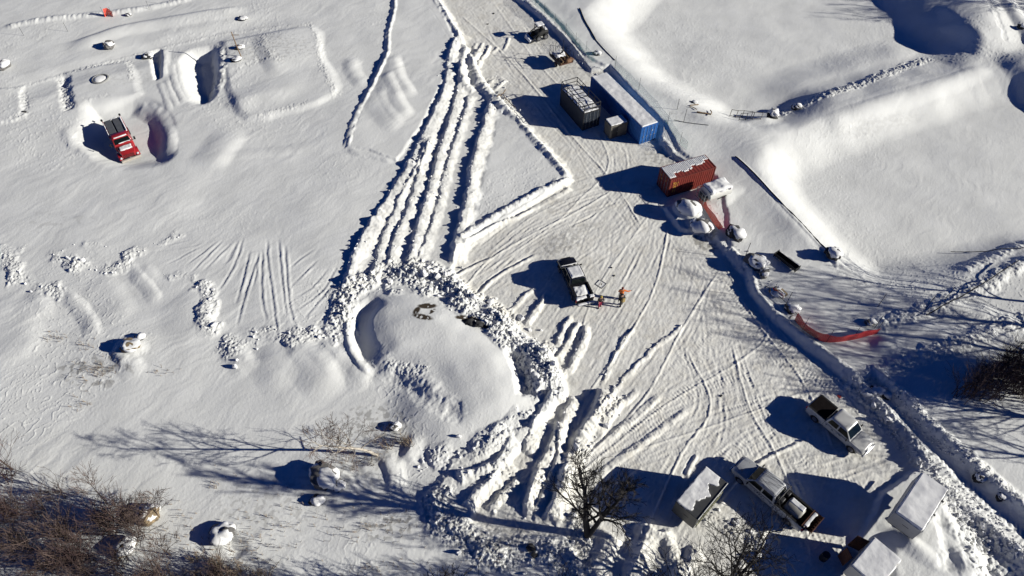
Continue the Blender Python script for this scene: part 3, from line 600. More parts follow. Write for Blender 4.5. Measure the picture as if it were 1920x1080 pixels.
def pickup(name, loc, rz, label, paint, L=6.0, wb=3.75, bed=1.85, accent=None, hood_snow=None, plain_cab=False):
    """a crew-cab pickup, nose towards +y"""
    t = empty(name, loc, rz, label, 'pickup truck'); yf = L/2; yr = -L/2; W = 1.0; r = .41
    yw = wb/2+.06; ywr = yw-wb; y_c0 = yr+.1+bed; y_ws = yf-1.45   # cab back, windscreen base
    def sec(y, w, zb, zt, cr): return [(w*.90, y, zb), (w*.985, y, zb+.15), (w, y, (zb+zt)/2+.05), (w*.97, y, zt-.10), (w*.90, y, zt-.02), (w*.45, y, zt+cr), (0, y, zt+cr*1.15), (-w*.45, y, zt+cr), (-w*.90, y, zt-.02), (-w*.97, y, zt-.10), (-w, y, (zb+zt)/2+.05), (-w*.985, y, zb+.15), (-w*.90, y, zb)]
    b = MB()
    b.loft([sec(y_c0, W, .36, 1.16, .0), sec(y_c0+.4, W, .34, 1.17, 0), sec(y_ws-.1, W, .34, 1.16, .0), sec(y_ws+.12, W*.995, .36, 1.15, .03), sec(yf-.75, W*.985, .40, 1.10, .05), sec(yf-.34, W*.96, .44, 1.04, .04), sec(yf-.16, W*.90, .5, .97, .02), sec(yf-.08, W*.82, .56, .86, .0)])
    b.build('body', paint, t, 40)
    h = MB(); hz = 1.155
    h.loft([[(-.78, y_ws+.08, hz+.02), (-.4, y_ws+.1, hz+.05), (0, y_ws+.11, hz+.045), (.4, y_ws+.1, hz+.05), (.78, y_ws+.08, hz+.02), (.7, y_ws+.09, hz-.1), (-.7, y_ws+.09, hz-.1)],
            [(-.76, yf-.8, 1.10), (-.4, yf-.8, 1.18), (0, yf-.8, 1.16), (.4, yf-.8, 1.18), (.76, yf-.8, 1.10), (.7, yf-.8, 1.0), (-.7, yf-.8, 1.0)],
            [(-.66, yf-.28, 1.0), (-.35, yf-.25, 1.085), (0, yf-.24, 1.075), (.35, yf-.25, 1.085), (.66, yf-.28, 1.0), (.6, yf-.3, .9), (-.6, yf-.3, .9)]]); h.build('hood', paint, t, 50)
    # cab
    zr = 1.90; c = MB(); yb0 = y_c0+.02; yt0 = y_c0+.26; yt1 = y_ws-.70; yb1 = y_ws+.02
    def rr(w, y0, y1, z, r_): return ring_rr(w, (y1-y0)/2, z, r_, 3, (y0+y1)/2)
    c.loft([rr(.955, yb0, yb1, 1.14, .10), rr(.93, yb0+.03, yb1-.08, 1.22, .1), rr(.80, yt0-.02, yt1+.06, zr-.07, .14), rr(.74, yt0+.05, yt1-.04, zr, .14), rr(.5, yt0+.25, yt1-.25, zr+.025, .14)]); c.build('cab', paint, t, 45)
    def lerp(a, q, f): return tuple(a[i]+(q[i]-a[i])*f for i in range(3))
    # glass: slightly proud of the cab faces
    o = .018
    m = MB(); m.quad((-.80, yb1-.10+o, 1.24), (.80, yb1-.10+o, 1.24), (.70, yt1+.09+o, zr-.10), (-.70, yt1+.09+o, zr-.10)); m.build('windscreen', GLASS, t, 0)
    m = MB(); m.quad((-.74, yb0+.06-o, 1.28), (-.68, yt0-.05-o, zr-.14), (.68, yt0-.05-o, zr-.14), (.74, yb0+.06-o, 1.28)); m.build('rear_window', GLASS, t, 0)
    ym = (yb0+yb1)/2-.1
    for s in (1, -1):
        def sp(y, f): return (s*(.93+(.80-.93)*f+o), y, 1.24+(zr-.09-1.24)*f)
        m = MB(); m.add([sp(ym+.06, .04), sp(yb1-.22, .04), sp(yt1+.10, .93), sp(ym+.06, .93)], [(0, 1, 2, 3)]); m.build('front_side_window', GLASS, t, 0)
        m = MB(); m.add([sp(yb0+.20, .04), sp(ym-.06, .04), sp(ym-.06, .93), sp(yt0+.12, .93)], [(0, 1, 2, 3)]); m.build('rear_side_window', GLASS, t, 0)
        for (a, q) in ((ym, yb1-.06), (yb0+.08, ym-.04)):
            d = MB(); d.box((s*(W+.002), (a+q)/2, .80), (.02, q-a-.02, .56), ch=.008); dd = d.build('door', paint, t, 0)
            g = MB(); g.box((s*(W+.025), a+.16, .98), (.03, .17, .04), ch=.01); g.build('handle', BLKP if not accent else CHROME, dd)
        m = MB(); m.box((s*1.13, yb1-.28, 1.27), (.24, .10, .19), ch=.03); m.tube([(s*.98, yb1-.25, 1.2), (s*1.06, yb1-.26, 1.23)], .025); m.build('wing_mirror', BLKP, t)
        for y in (yw, ywr):
            wheel(t, s*.865, y, r, .26, s)
            a = MB(); pr = []
            for k in range(13): w = math.pi*k/12; pr.append((y+.52*math.cos(w), .41+.50*math.sin(w)))
            pi = [(y+.455*math.cos(math.pi*k/12), .41+.445*math.sin(math.pi*k/12)) for k in range(13)]
            a.loft([[(s*(W+.025), u, z) for u, z in pr]+[(s*(W+.025), u, z) for u, z in pi[::-1]], [(s*(W-.06), u, z) for u, z in pr]+[(s*(W-.06), u, z) for u, z in pi[::-1]]]); a.build('wheel_arch', BLKP if not accent else paint, t, 0)
            w_ = MB(); w_.loft([[(s*(W+.006), u, z) for u, z in pi+[(y-.45, .36), (y+.45, .36)]], [(s*(W-.3), u, z) for u, z in pi+[(y-.45, .36), (y+.45, .36)]]]); w_.build('wheel_well', BLKP, t, 0)
        m = MB(); m.box((s*.72, yf-.19, .86), (.34, .12, .18), rz=-s*.25, ch=.03); m.build('headlight', HEADL, t)
        m = MB(); m.box((s*.955, yr+.06, 1.02), (.07, .10, .36), ch=.02); m.build('tail_light', TAILL, t)
    m = MB(); m.box((0, yf-.10, .82), (1.12, .08, .30), ch=.03); 
    for k in range(4): m.box((0, yf-.055, .72+.065*k), (1.06, .02, .022))
    m.build('grille', BLKP if not accent else accent, t)
    m = MB(); m.box((0, yf-.03, .55), (1.86, .18, .22), ch=.05); m.build('front_bumper', accent or BLKP, t)
    m = MB(); m.box((0, yr+.0, .58), (1.80, .16, .20), ch=.04); m.build('rear_bumper', accent or BLKP, t)
    # bed
    y0, y1 = yr+.12, y_c0-.03; m = MB()
    for s in (1, -1): 
        m.loft([[(s*.98, y, .42), (s*1.0, y, .8), (s*.99, y, 1.20), (s*.95, y, 1.27), (s*.84, y, 1.27), (s*.84, y, .72), (s*.84, y, .42)] for y in (y0, y1)])
    m.box((0, y1-.04, .98), (1.66, .06, .56)); m.box((0, (y0+y1)/2, .60), (1.66, y1-y0, .20)); m.build('bed', paint, t, 40)
    m = MB(); m.box((0, y0-.03, .97), (1.92, .07, .56), ch=.015); tg = m.build('tailgate', paint, t); g = MB(); g.box((0, y0-.075, 1.12), (.26, .02, .07), ch=.008); g.build('handle', BLKP, tg)
    m = MB(); m.box((0, (y0+y1)/2, .715), (1.64, y1-y0-.1, .025))
    for k in range(9): m.box((-.72+.18*k, (y0+y1)/2, .732), (.06, y1-y0-.14, .02))
    for s in (1, -1): m.box((s*.828, (y0+y1)/2, .99), (.02, y1-y0-.1, .53)); m.box((s*.72, ywr, .84), (.22, .9, .25), ch=.06); m.box((s*.90, (y0+y1)/2, 1.275), (.17, y1-y0, .02))
    m.build('bed_liner', BLKP, t, 40)
    return t, dict(y0=y0, y1=y1, yt0=yt0, yt1=yt1, yws=y_ws, yf=yf, yr=yr, yw=yw, ywr=ywr, zr=zr, yb1=yb1, yb0=yb0)
def place_wheels(front, rear, z, side, wb_mid=0.06, half=.865):
    """position and heading from where the two near wheels stand"""
    a = Vector((*G(*front, z), 0)); b = Vector((*G(*rear, z), 0)); d = (a-b).normalized(); rt = Vector((d.y, -d.x, 0)); c = (a+b)/2-rt*side*half-d*wb_mid
    return (c.x, c.y, 0), math.atan2(-d.x, d.y), (a-b).length
YZ = 0.0
def gz(x, y): return ground(x, y)
def seat(loc, dz=0.0):
    return (loc[0], loc[1], gz(loc[0], loc[1])+dz)
# --- white pickup, dark empty bed, nose to the lower right
PWHITE = mat('white_paint', (.52, .52, .50), .3, spec=.5, vary=.05, scale=1.5, coat=.5, dirt=(.36, .35, .33, .62))
lw, rw, wbm = place_wheels((1598,843), (1527,783), .4, 1)
t, k = pickup('pickup_truck', seat(lw), rw, 'clean white crew cab pickup with its bed all black, parked nose towards the snow bank', PWHITE, L=5.85, wb=3.7, bed=1.8, accent=CHROME)
m = MB(); m.loft([[(x, y, 1.262+.03*math.cos(x*1.5)) for x in (-.84, -.4, 0, .4, .84)]+[(.84, y, 1.22), (-.84, y, 1.22)] for y in (k['y0'], k['y1']-.02)]); m.build('bed_cover', mat('black_vinyl_cover', (.010, .008, .008), .9, spec=.04, vary=.3), t)
for a in ((.55, .98, .24, .10), (-.15, .90, .16, .14)): m = MB(); m.box((1.018, a[0], a[1]), (.015, a[2], a[3]), ch=.004); m.build('door_decal', mat('green_decal', (.05, .10, .08), .5), t)
# --- black pickup, snow on roof and in the bed, nose away
PBLACK = mat('black_paint', (.012, .012, .015), .25, vary=.2, scale=2, coat=.6)
t, k = pickup('pickup_truck', seat((6.45, 45.15)), math.radians(17), 'black pickup with snow on its roof and bed, parked beside three people', PBLACK, L=6.0, wb=3.75, bed=1.85)
m = MB(); m.snow(-.70, .70, k['yt0']+.0, k['yt1']-.1, 1.90, .16, 3, .08, n=20); m.build('roof_snow', MSN, t)
m = MB(); m.snow(-.80, .78, k['y0']+.3, k['y1']-.1, .75, .42, 4, .12, n=22); m.build('bed_snow', MSN, t)
m = MB(); m.snow(-.92, .95, k['yb1']-.02, k['yb1']+.22, 1.18, .10, 6, .1, n=22); m.build('cowl_snow', MSN, t)
m = MB(); m.snow(-1.0, .2, k['yr']-.12, k['yr']+.32, 1.24, .14, 7, .1, n=16); m.snow(.45, 1.0, k['yr']-.1, k['yr']+.30, 1.24, .14, 8, .1, n=12); m.snow(-.9, .95, k['yr']-.42, k['yr']-.06, .62, .14, 9, .08, n=18); m.build('tailgate_snow', MSN, t)
m = MB(); m.box((0, k['y0']-.3, .64), (1.75, .45, .06)); m.build('step_board', STEEL, t)
# --- silver-white work pickup with a water tank and a gritting hopper
PSILV = mat('pale_grey_paint', (.42, .43, .44), .35, spec=.5, vary=.08, scale=1.2, coat=.4, dirt=(.20, .19, .18, .6))
lw, rw, wbm = place_wheels((1391,903), (1473,974), .4, -1)
t, k = pickup('pickup_truck', seat(lw), rw, 'long pale grey work pickup carrying a white tank and rusty hopper, between the trailers', PSILV, L=6.9, wb=4.6, bed=2.6, accent=CHROME)
m = MB()
n = 18; yy = [k['y0']+.55, k['y0']+.62, k['y0']+.75, k['y1']-.75, k['y1']-.62, k['y1']-.55]; sc = [.75, .92, 1, 1, .92, .75]
m.loft([[(.62*s*math.cos(2*math.pi*i/n), y, 1.12+.40*s*math.sin(2*math.pi*i/n)) for i in range(n)] for y, s in zip(yy, sc)]); tk = m.build('water_tank', mat('tank_plastic', (.30, .29, .26), .5, vary=.1), t, 40)
m = MB(); m.snow(-.02, .55, k['y0']+.62, k['y1']-.62, 1.44, .13, 12, .06, n=22); m.build('tank_snow', MSN, tk)
m = MB()
for s in (1, -1):
    m.tube([(s*.86, k['y1']-.05, 1.25), (s*.86, k['y1']-.05, 2.05)], .035); m.tube([(s*.86, k['y1']-.45, 1.25), (s*.86, k['y1']-.1, 2.0)], .03)
for z in (1.55, 1.8, 2.05): m.tube([(-.86, k['y1']-.05, z), (.86, k['y1']-.05, z)], .03)
for i in range(6): m.tube([(-.7+.28*i, k['y1']-.05, 1.3), (-.7+.28*i, k['y1']-.05, 2.05)], .018)
m.box((-.4, k['y1']-.22, 1.5), (.5, .3, .5), ch=.04); m.box((.45, k['y1']-.25, 1.45), (.4, .3, .4), ch=.04); m.build('headache_rack', DARKST, t)
m = MB()
for a in ((-.86, -.3), (.86, .55), (.86, .2), (.5, -.5)): m.tube([(a[0], k['y1']-.05, 2.07), (a[1], k['yt1']-.2, 2.0), (a[1]*.9, k['yt1']+.35, 1.75)], .012, 4)
m.build('whip_cables', DARKST, t)
m = MB()
for i in range(5): m.box((-.6+.3*i, (k['yt0']+k['yt1'])/2, 1.925), (.03, (k['yt1']-k['yt0'])*.8, .02))
m.build('roof_ribs', PSILV, t)
m = MB(); y = k['yr']-.1; m.add([(-.9, y+.35, 1.45), (.9, y+.35, 1.45), (.9, y-.45, 1.45), (-.9, y-.45, 1.45), (-.45, y+.1, .62), (.45, y+.1, .62), (.45, y-.25, .62), (-.45, y-.25, .62)], [(0, 1, 5, 4), (1, 2, 6, 5), (2, 3, 7, 6), (3, 0, 4, 7), (4, 5, 6, 7)])
for i in range(7): m.box((-.84+.28*i, y-.40, 1.1), (.04, .06, .8), rx=-.25)
m.box((0, y-.05, .5), (.5, .4, .25)); m.box((0, y-.46, 1.46), (1.86, .06, .06)); m.box((0, y+.36, 1.46), (1.86, .06, .06)); hp = m.build('grit_hopper', RUST, t, 0)
m = MB(); m.snow(-.8, .85, y-.05, y+.33, 1.40, .10, 14, .1, n=14); m.build('hopper_snow', MSN, hp)
m = MB()
for i in range(5): m.box((-1.012, -1.0+.22*i+1.1, .86+.0*i), (.012, .05, .17), rx=.5)
m.build('door_lettering', BLKP, t)
# --- red heavy truck in its dug-out
PRED = mat('red_paint', (.36, .018, .022), .4, vary=.15, scale=2, coat=.4, dirt=(.25, .08, .08, .62)); GREYB = mat('grey_body_panels', (.13, .135, .14), .5, .2, vary=.15)
def red_truck():
    fr = Vector((*G(241,288,.7), 0)); re = Vector((*G(203,213,2.0), 0)); d = (fr-re).normalized(); c = (fr+re)/2; Ln = (fr-re).length
    zz = gz(c.x, c.y)
    t = empty('work_truck', (c.x, c.y, zz-.05), math.atan2(-d.x, d.y), 'red heavy work truck with snow on its bonnet, standing in a dug-out bowl', 'truck')
    yf = Ln/2; W = 1.15; print('red truck length', Ln)
    def sec(y, w, zb, zt, cr): return [(w*.92, y, zb), (w, y, zb+.2), (w, y, zt-.15), (w*.9, y, zt), (w*.4, y, zt+cr), (-w*.4, y, zt+cr), (-w*.9, y, zt), (-w, y, zt-.15), (-w, y, zb+.2), (-w*.92, y, zb)]
    b = MB(); b.loft([sec(yf-2.0, .98, .7, 1.62, .05), sec(yf-1.3, .95, .75, 1.60, .06), sec(yf-.5, .86, .8, 1.50, .05), sec(yf-.22, .80, .85, 1.42, .03)]); b.build('bonnet', PRED, t, 40)
    for s in (1, -1):
        f = MB(); f.loft([[(s*1.22, y, z), (s*.85, y, z+.08), (s*.85, y, z-.25), (s*1.22, y, z-.18)] for y, z in ((yf-.15, .95), (yf-.35, 1.12), (yf-.9, 1.28), (yf-1.4, 1.22), (yf-1.7, .95))]); f.build('fender', PRED, t, 50)
        wheel(t, s*1.0, yf-.95, .5, .32, s); wheel(t, s*1.0, -yf+1.45, .5, .5, s)
        q = MB(); q.cyl((s*.98, yf-.2, 1.05), (s*.98, yf-.1, 1.05), .12, 14); q.build('headlight', HEADL, t)
        q = MB(); q.box((s*1.42, yf-1.95, 2.0), (.2, .1, .42), ch=.03); q.tube([(s*1.0, yf-1.9, 1.85), (s*1.38, yf-1.95, 1.9)], .03); q.build('wing_mirror', BLKP, t)
    g = MB(); g.box((0, yf-.17, 1.15), (1.3, .12, .55), ch=.04)
    g.build('grille', PRED, t); g = MB()
    for i in range(5): g.box((0, yf-.10, .96+.10*i), (1.16, .03, .05))
    g.build('grille_bars', BLKP, t)
    g = MB(); g.box((0, yf+.02, .68), (2.3, .28, .30), ch=.05); g.build('front_bumper', mat('dirty_snow_bumper', (.42, .38, .33), .8), t)
    c_ = MB(); y0, y1 = yf-3.5, yf-1.95
    def rr(w, a, q, z, r_): return ring_rr(w, (q-a)/2, z, r_, 3, (a+q)/2)
    c_.loft([rr(1.08, y0, y1, .75, .1), rr(1.12, y0, y1, 1.5, .1), rr(1.09, y0+.02, y1-.05, 1.75, .12), rr(.98, y0+.10, y1-.38, 2.45, .15), rr(.85, y0+.2, y1-.5, 2.53, .15)]); c_.build('cab', PRED, t, 45)
    q = MB(); q.quad((-.94, y1-.07, 1.80), (.94, y1-.07, 1.80), (.86, y1-.34, 2.38), (-.86, y1-.34, 2.38)); q.build('windscreen', GLASS, t, 0)
    for s in (1, -1): q = MB(); q.quad((s*1.10, y0+.3, 1.8), (s*1.10, y1-.3, 1.8), (s*1.005, y1-.5, 2.36), (s*1.005, y0+.3, 2.36)); q.build('side_window', GLASS, t, 0)
    q = MB(); q.snow(-.85, .80, y1-.62, y1-.36, 2.50, .07, 21, .08, n=20); q.build('roof_snow', MSN, t)
    q = MB(); q.snow(-.9, .55, y1-.18, y1-.04, 1.84, .06, 26, .05, n=20); q.build('windscreen_snow', MSN, t)
    q = MB(); q.snow(-.76, .74, yf-1.62, yf-.72, 1.63, .12, 22, .14, n=22); q.build('bonnet_snow', MSN, t)
    yb = -yf; b = MB(); b.box((0, (yb+y0)/2, 1.35), (2.3, y0-yb-.1, 1.1), ch=.05); b.build('cargo_body', PRED, t)
    for s in (1, -1): b = MB(); b.box((s*.50+.05, (yb+y0)/2-.05, 1.98), (.84, y0-yb-.5, .16), ch=.04); b.build('cargo_lid', GREYB, t)
    b = MB(); b.box((.05, (yb+y0)/2-.05, 1.93), (.14, y0-yb-.5, .06)); b.build('lid_gap', BLKP, t)
    for s in (1, -1): b = MB(); b.box((s*1.08, (yb+y0)/2, 2.0), (.09, y0-yb-.2, .22), ch=.02); b.build('side_rail', PRED if s < 0 else PRED, t)
    b = MB(); b.snow(-1.12, -.9, yb+.2, y0-.2, 2.1, .08, 23, .04, n=30); b.snow(1.02, 1.14, yb+.5, y0-.2, 2.1, .07, 24, .03, n=30); b.snow(-.8, .2, yb-.02, yb+.35, 1.95, .12, 25, .08, n=14); b.build('rail_snow', MSN, t)
    for s in (1, -1): b = MB(); b.box((s*1.1, yb-.12, 2.1), (.24, .18, .26), ch=.03); b.build('work_light', BLKP, t)
    b = MB()
    for s in (1, -1): b.box((s*1.16, (yb+y0)/2, 1.3), (.03, 1.4, .6)); b.box((s*.45, (yb+yf)/2, .55), (.12, yf-yb-.6, .2))
    b.build('chassis', BLKP, t)
red_truck()
# ------------------------------------------------------------------ shipping containers
def corr(L, H, pitch=.28, dep=.036):
    """zig-zag outline of a corrugated wall: (along, depth)"""
    n = int(L/pitch); p = L/n; o = []
    for i in range(n): a = i*p; o += [(a, 0), (a+p*.28, 0), (a+p*.42, dep), (a+p*.78, dep), (a+p*.92, 0)]
    o.append((L, 0)); return o
def container(loc, rz, L, H, label, paint, dark=None, door_end=-1, bare_roof=False):
    W = 2.44; t = empty('shipping_container', loc, rz, label, 'container'); f = MB()
    for sx in (1, -1):
        for sy in (1, -1): f.box((sx*(W/2-.06), sy*(L/2-.06), H/2), (.12, .12, H), ch=.01)
        f.box((sx*(W/2-.05), 0, .08), (.10, L-.24, .16)); f.box((sx*(W/2-.04), 0, H-.04), (.08, L-.24, .08))
    for sy in (1, -1): f.box((0, sy*(L/2-.05), .08), (W-.24, .10, .16)); f.box((0, sy*(L/2-.05), H-.05), (W-.24, .10, .10))
    f.build('frame', dark or paint, t, 0)
    for sx in (1, -1):
        m = MB(); c = corr(L-.24, H); m.loft([[(sx*(W/2-.02-d), -L/2+.12+a, z) for a, d in c] for z in (.16, H-.08)], cap=False)
        m.f = [q for q in m.f if max(q)-min(q) < len(c)+2 and not (min(q) == 0 and len(c)-1 in q and len(c) in q)]; m.build('side_panel', paint, t, 0)
    m = MB(); c = corr(W-.24, H, .26); m.loft([[(-W/2+.12+a, -door_end*(L/2-.02-d), z) for a, d in c] for z in (.16, H-.10)], cap=False); m.build('end_panel', paint, t, 0)
    for s in (1, -1):
        m = MB(); m.box((s*.545, door_end*(L/2-.03), H/2), (1.06, .05, H-.28), ch=.01)
        for i in range(5): m.box((s*.545, door_end*(L/2+.004), .4+i*(H-.7)/4), (1.0, .03, .10))
        d = m.build('door', paint, t, 0)
        for x in (.28, .80): q = MB(); q.tube([(s*x, door_end*(L/2+.05), .12), (s*x, door_end*(L/2+.05), H-.12)], .022); q.box((s*x, door_end*(L/2+.06), 1.1), (.25, .03, .05)); q.build('lock_rod', STEEL, d)
    m = MB(); c = corr(L-.1, H, .42, .02); m.loft([[(x, -L/2+.05+a, H-.022-d) for a, d in c] for x in (-W/2+.06, W/2-.06)], cap=False); m.f = [q for q in m.f if not (0 in q and len(c)-1 in q)]; m.build('roof', paint, t, 0)
    return t
CBLUE = mat('blue_container_paint', (.010, .105, .36), .7, vary=.15, scale=1.3, dirt=(.10, .06, .05, .66)); CRED = mat('red_container_paint', (.21, .028, .018), .65, vary=.2, scale=1.6, dirt=(.09, .03, .02, .62)); CBLK = mat('black_container_paint', (.015, .022, .035), .6, vary=.2)
zb = -.05
b_ = container((14.3, 74.0, zb), math.radians(26.5), 12.19, 2.6, 'long bright blue shipping container with a snowy roof beside the fence', CBLUE)
m = MB(); m.snow(-1.21, 1.21, -6.07, 6.08, 2.60, .10, 31, .03, n=90, hn=.35); m.build('roof_snow', MSN, b_)
m = MB(); m.box((.45, -6.13, 1.75), (.10, .02, .22)); m.build('door_placard', mat('pale_placard', (.4, .5, .6), .5), b_)
# black container with a railed roof
yaw = math.radians(26); cx, cy = G(1095, 213, 2.6); L = 6.06
c = Vector((cx, cy, 0))+Matrix.Rotation(yaw, 3, 'Z')@Vector((1.22, L/2, 0))
k_ = container((c.x, c.y, zb), yaw, L, 2.6, 'short black shipping container with a railed, snow-dusted roof', CBLK, DARKST)
m = MB(); m.snow(-1.15, 1.15, -2.95, 2.95, 2.60, .07, 33, .08, n=50, hn=.9); m.build('roof_snow', MSN, k_)
rl = MB()
for s in (1, -1):
    for y in (-2.95, -1.5, 0, 1.5, 2.95): rl.tube([(s*1.15, y, 2.6), (s*1.15, y, 3.65)], .05)
    for z in (3.1, 3.65): rl.tube([(s*1.15, -2.95, z), (s*1.15, 2.95, z)], .045)
for y in (-2.95, 2.95):
    for z in (3.1, 3.65): rl.tube([(-1.15, y, z), (1.15, y, z)], .045)
rl.tube([(0, -2.95, 2.6), (0, -2.95, 3.65)], .028); rl.build('guard_rail', DARKST, k_, 60)
rl = MB()
for i in range(7): rl.box((0, -2.6+.87*i, 2.66), (2.2, .07, .10))
rl.build('roof_beam', DARKST, k_, 0)
for i, (x, y) in enumerate(((1.0, -2.99), (1.0, -3.0))): pass
# red container: snow slid off the sunny half of the roof
r_ = container((20.4, 60.7, zb), math.radians(-67.8), 6.06, 2.6, 'rust-red shipping container with half its roof snow melted off', CRED, mat('red_container_frame', (.16, .03, .02), .6, vary=.2))
rr_ = random.Random(4); vs = MB(); y = -2.98; i = 0
while y < 2.75:
    f = (y+3)/6; far = -1.18
    ext = (.95 if f < .12 else (.25+.35*rr_.random() if f < .55 else -.10+.25*rr_.random())) if f < .86 else -.55+.2*rr_.random()
    w = .21; vs.snow(far, ext, y-.035, y+w+.02, 2.60, .07, 40+i, .04, n=14, hn=.2); y += w; i += 1
vs.build('roof_snow', MSN, r_)
lt = MB(); YEL = mat('yellow_lettering', (.62, .36, .06), .6)
for a, b, w, h in ((-2.45, 2.0, .30, .07), (-2.45, 1.75, .07, .45), (-2.2, 1.75, .07, .45), (-2.45, 1.25, .07, .35), (-2.2, 1.25, .07, .35), (-2.33, 1.38, .25, .07), (-2.45, .75, .07, .4), (-2.22, .85, .25, .07), (-2.2, .65, .07, .3), (-1.95, 1.9, .06, .25), (-1.95, 1.5, .06, .2)):
    lt.box((1.222, a, b), (.012, w, h))
lt.build('lettering', YEL, r_, 0)
for (a, b) in ((-.7, 1.9), (-.5, 1.5), (.35, 1.8)): lt = MB(); lt.box((a, -3.045, b), (.22, .012, .12)); lt.build('door_marking', YEL, r_, 0)
# ------------------------------------------------------------------ small plant box in the shade between the containers
cx, cy = G(1146, 238, 2.0); yw = math.radians(24); c = Vector((cx, cy, 0))+Matrix.Rotation(yw, 3, 'Z')@Vector((1.25, .85, 0))
t = empty('equipment_box', (c.x, c.y, 0), yw, 'grey steel equipment box with a snowy lid between the black and blue containers', 'box'); GREYM = mat('grey_painted_steel', (.12, .11, .09), .6, vary=.2)
m = MB(); m.box((0, 0, 1.0), (2.4, 1.6, 1.9), ch=.03); m.build('cabinet', GREYM, t); m = MB(); m.box((0, 0, 1.97), (2.5, 1.7, .08), ch=.02); m.build('lid', GREYM, t)
m = MB(); m.snow(-1.22, 1.2, -.82, .82, 2.01, .12, 50, .1, n=20); m.build('lid_snow', MSN, t)
m = MB(); m.box((-.55, -.81, 1.0), (.8, .03, 1.5), ch=.01); d = m.build('door', DARKST, t); m = MB(); m.box((-.25, -.84, 1.0), (.05, .04, .18), ch=.01); m.build('handle', STEEL, d)
# ------------------------------------------------------------------ compact loader
x, y = G(1010, 62, .8); t = empty('compact_loader', (x, y, gz(x, y)), math.radians(118), 'black compact loader caked with snow by the fence at the top of the yard', 'loader')
BLKM = mat('black_machine_paint', (.012, .012, .012), .6, vary=.4)
m = MB(); m.loft([[(a*s, y_, z) for a, z in ((.5, .45), (.62, .6), (.62, 1.05), (.45, 1.2), (-.45, 1.2), (-.62, 1.05), (-.62, .6), (-.5, .45))] for y_, s in ((-1.35, .85), (-1.2, 1), (.3, 1), (.45, .8))]); m.build('body', BLKM, t)
m = MB(); m.box((0, -.1, 2.08), (1.15, 1.25, .08), ch=.03)
for s in (1, -1):
    for q in (-.68, .45): m.tube([(s*.52, q, 1.1), (s*.52, q*.95, 2.06)], .045)
m.box((0, -.45, 1.35), (.6, .5, .5), ch=.08); m.build('cab_frame', BLKM, t)
for s in (1, -1):
    m = MB(); m.tube([(s*.75, -1.15, 1.35), (s*.78, -.2, 1.5), (s*.78, .9, .9), (s*.7, 1.35, .5)], [.07, .09, .08, .07]); m.build('lift_arm', BLKM, t)
    for q in (-.75, .45): wheel(t, s*.78, q, .42, .3, s)
m = MB(); m.add([(-.95, 1.3, .15), (.95, 1.3, .15), (.95, 2.0, .08), (-.95, 2.0, .08), (-.95, 1.25, .75), (.95, 1.25, .75)], [(0, 1, 2, 3), (0, 1, 5, 4), (0, 3, 4), (1, 2, 5)]); m.build('bucket', BLKM, t, 0)
m = MB(); m.snow(-.56, .58, -.7, .5, 2.12, .16, 51, .12, n=14); m.build('roof_snow', MSN, t); m = MB(); m.snow(-.5, .5, -1.3, -.75, 1.2, .16, 52, .12, n=10); m.build('engine_snow', MSN, t)
m = MB(); m.snow(-.9, .9, 1.3, 1.98, .12, .45, 53, .1, n=14); m.build('bucket_snow', MSN, t)
# ------------------------------------------------------------------ flat trailer heaped with timber
x, y = G(1052, 114, .6); t = empty('flatbed_trailer', (x, y, gz(x, y)), math.radians(26), 'flatbed trailer heaped with brown timber and bent rods inside a stake frame', 'trailer'); BRN = mat('brown_tarpaulin', (.17, .09, .045), .8, vary=.4, scale=3, bump=.03)
m = MB(); m.box((0, 0, .85), (2.2, 3.0, .14), ch=.02); m.build('deck', RUST, t)
for s in (1, -1):
    m = MB(); m.box((s*1.1, 0, 1.08), (.05, 3.0, .32)); m.build('side_board', DARKST, t)
    wheel(t, s*1.0, -.3, .36, .22, s)
m = MB()
for s in (1, -1):
    for q in (-1.45, -.5, .5, 1.45): m.tube([(s*1.08, q, .85), (s*1.08, q, 2.45+.3*math.sin(q*5+s))], .03, 5)
m.tube([(-1.08, -1.45, 1.7), (-1.08, 1.45, 1.75)], .022, 5); m.tube([(1.08, -1.45, 1.6), (1.08, 1.45, 1.7)], .022, 5); m.tube([(-1.08, -1.45, 2.4), (.2, 0, 2.9), (1.08, 1.45, 2.2)], .02, 5); m.tube([(1.08, -.5, 2.3), (-1.08, 1.45, 2.5)], .02, 5); m.tube([(-.5, .9, 1), (-.3, 1.2, 3.1)], .03, 5); m.build('stake_frame', DARKST, t)
m = MB()
for i in range(9): m.box((-.75+.19*i, -.3+.08*math.sin(i*3), 1.02+.10*(i % 3)), (.16, 2.4-.12*(i % 4), .10), rz=.06*math.sin(i*2.1), ch=.01)
m.build('timber_stack', WOOD, t)
m = MB(); m.blob((.45, -1.2, 1.12), (.75, .42, .3), 61, 3, .35); m.build('tarpaulin', BRN, t)
m = MB(); m.snow(-.95, .9, -.3, 1.4, 1.25, .18, 62, .25, n=20, hn=1.1); m.build('snow_cover', MSN, t)
m = MB(); m.tube([(-.3, .1, 1.5), (.3, .25, 1.7), (.55, .5, 2.1)], [.09, .12, .07], 7); m.build('stump', BLKM, t)
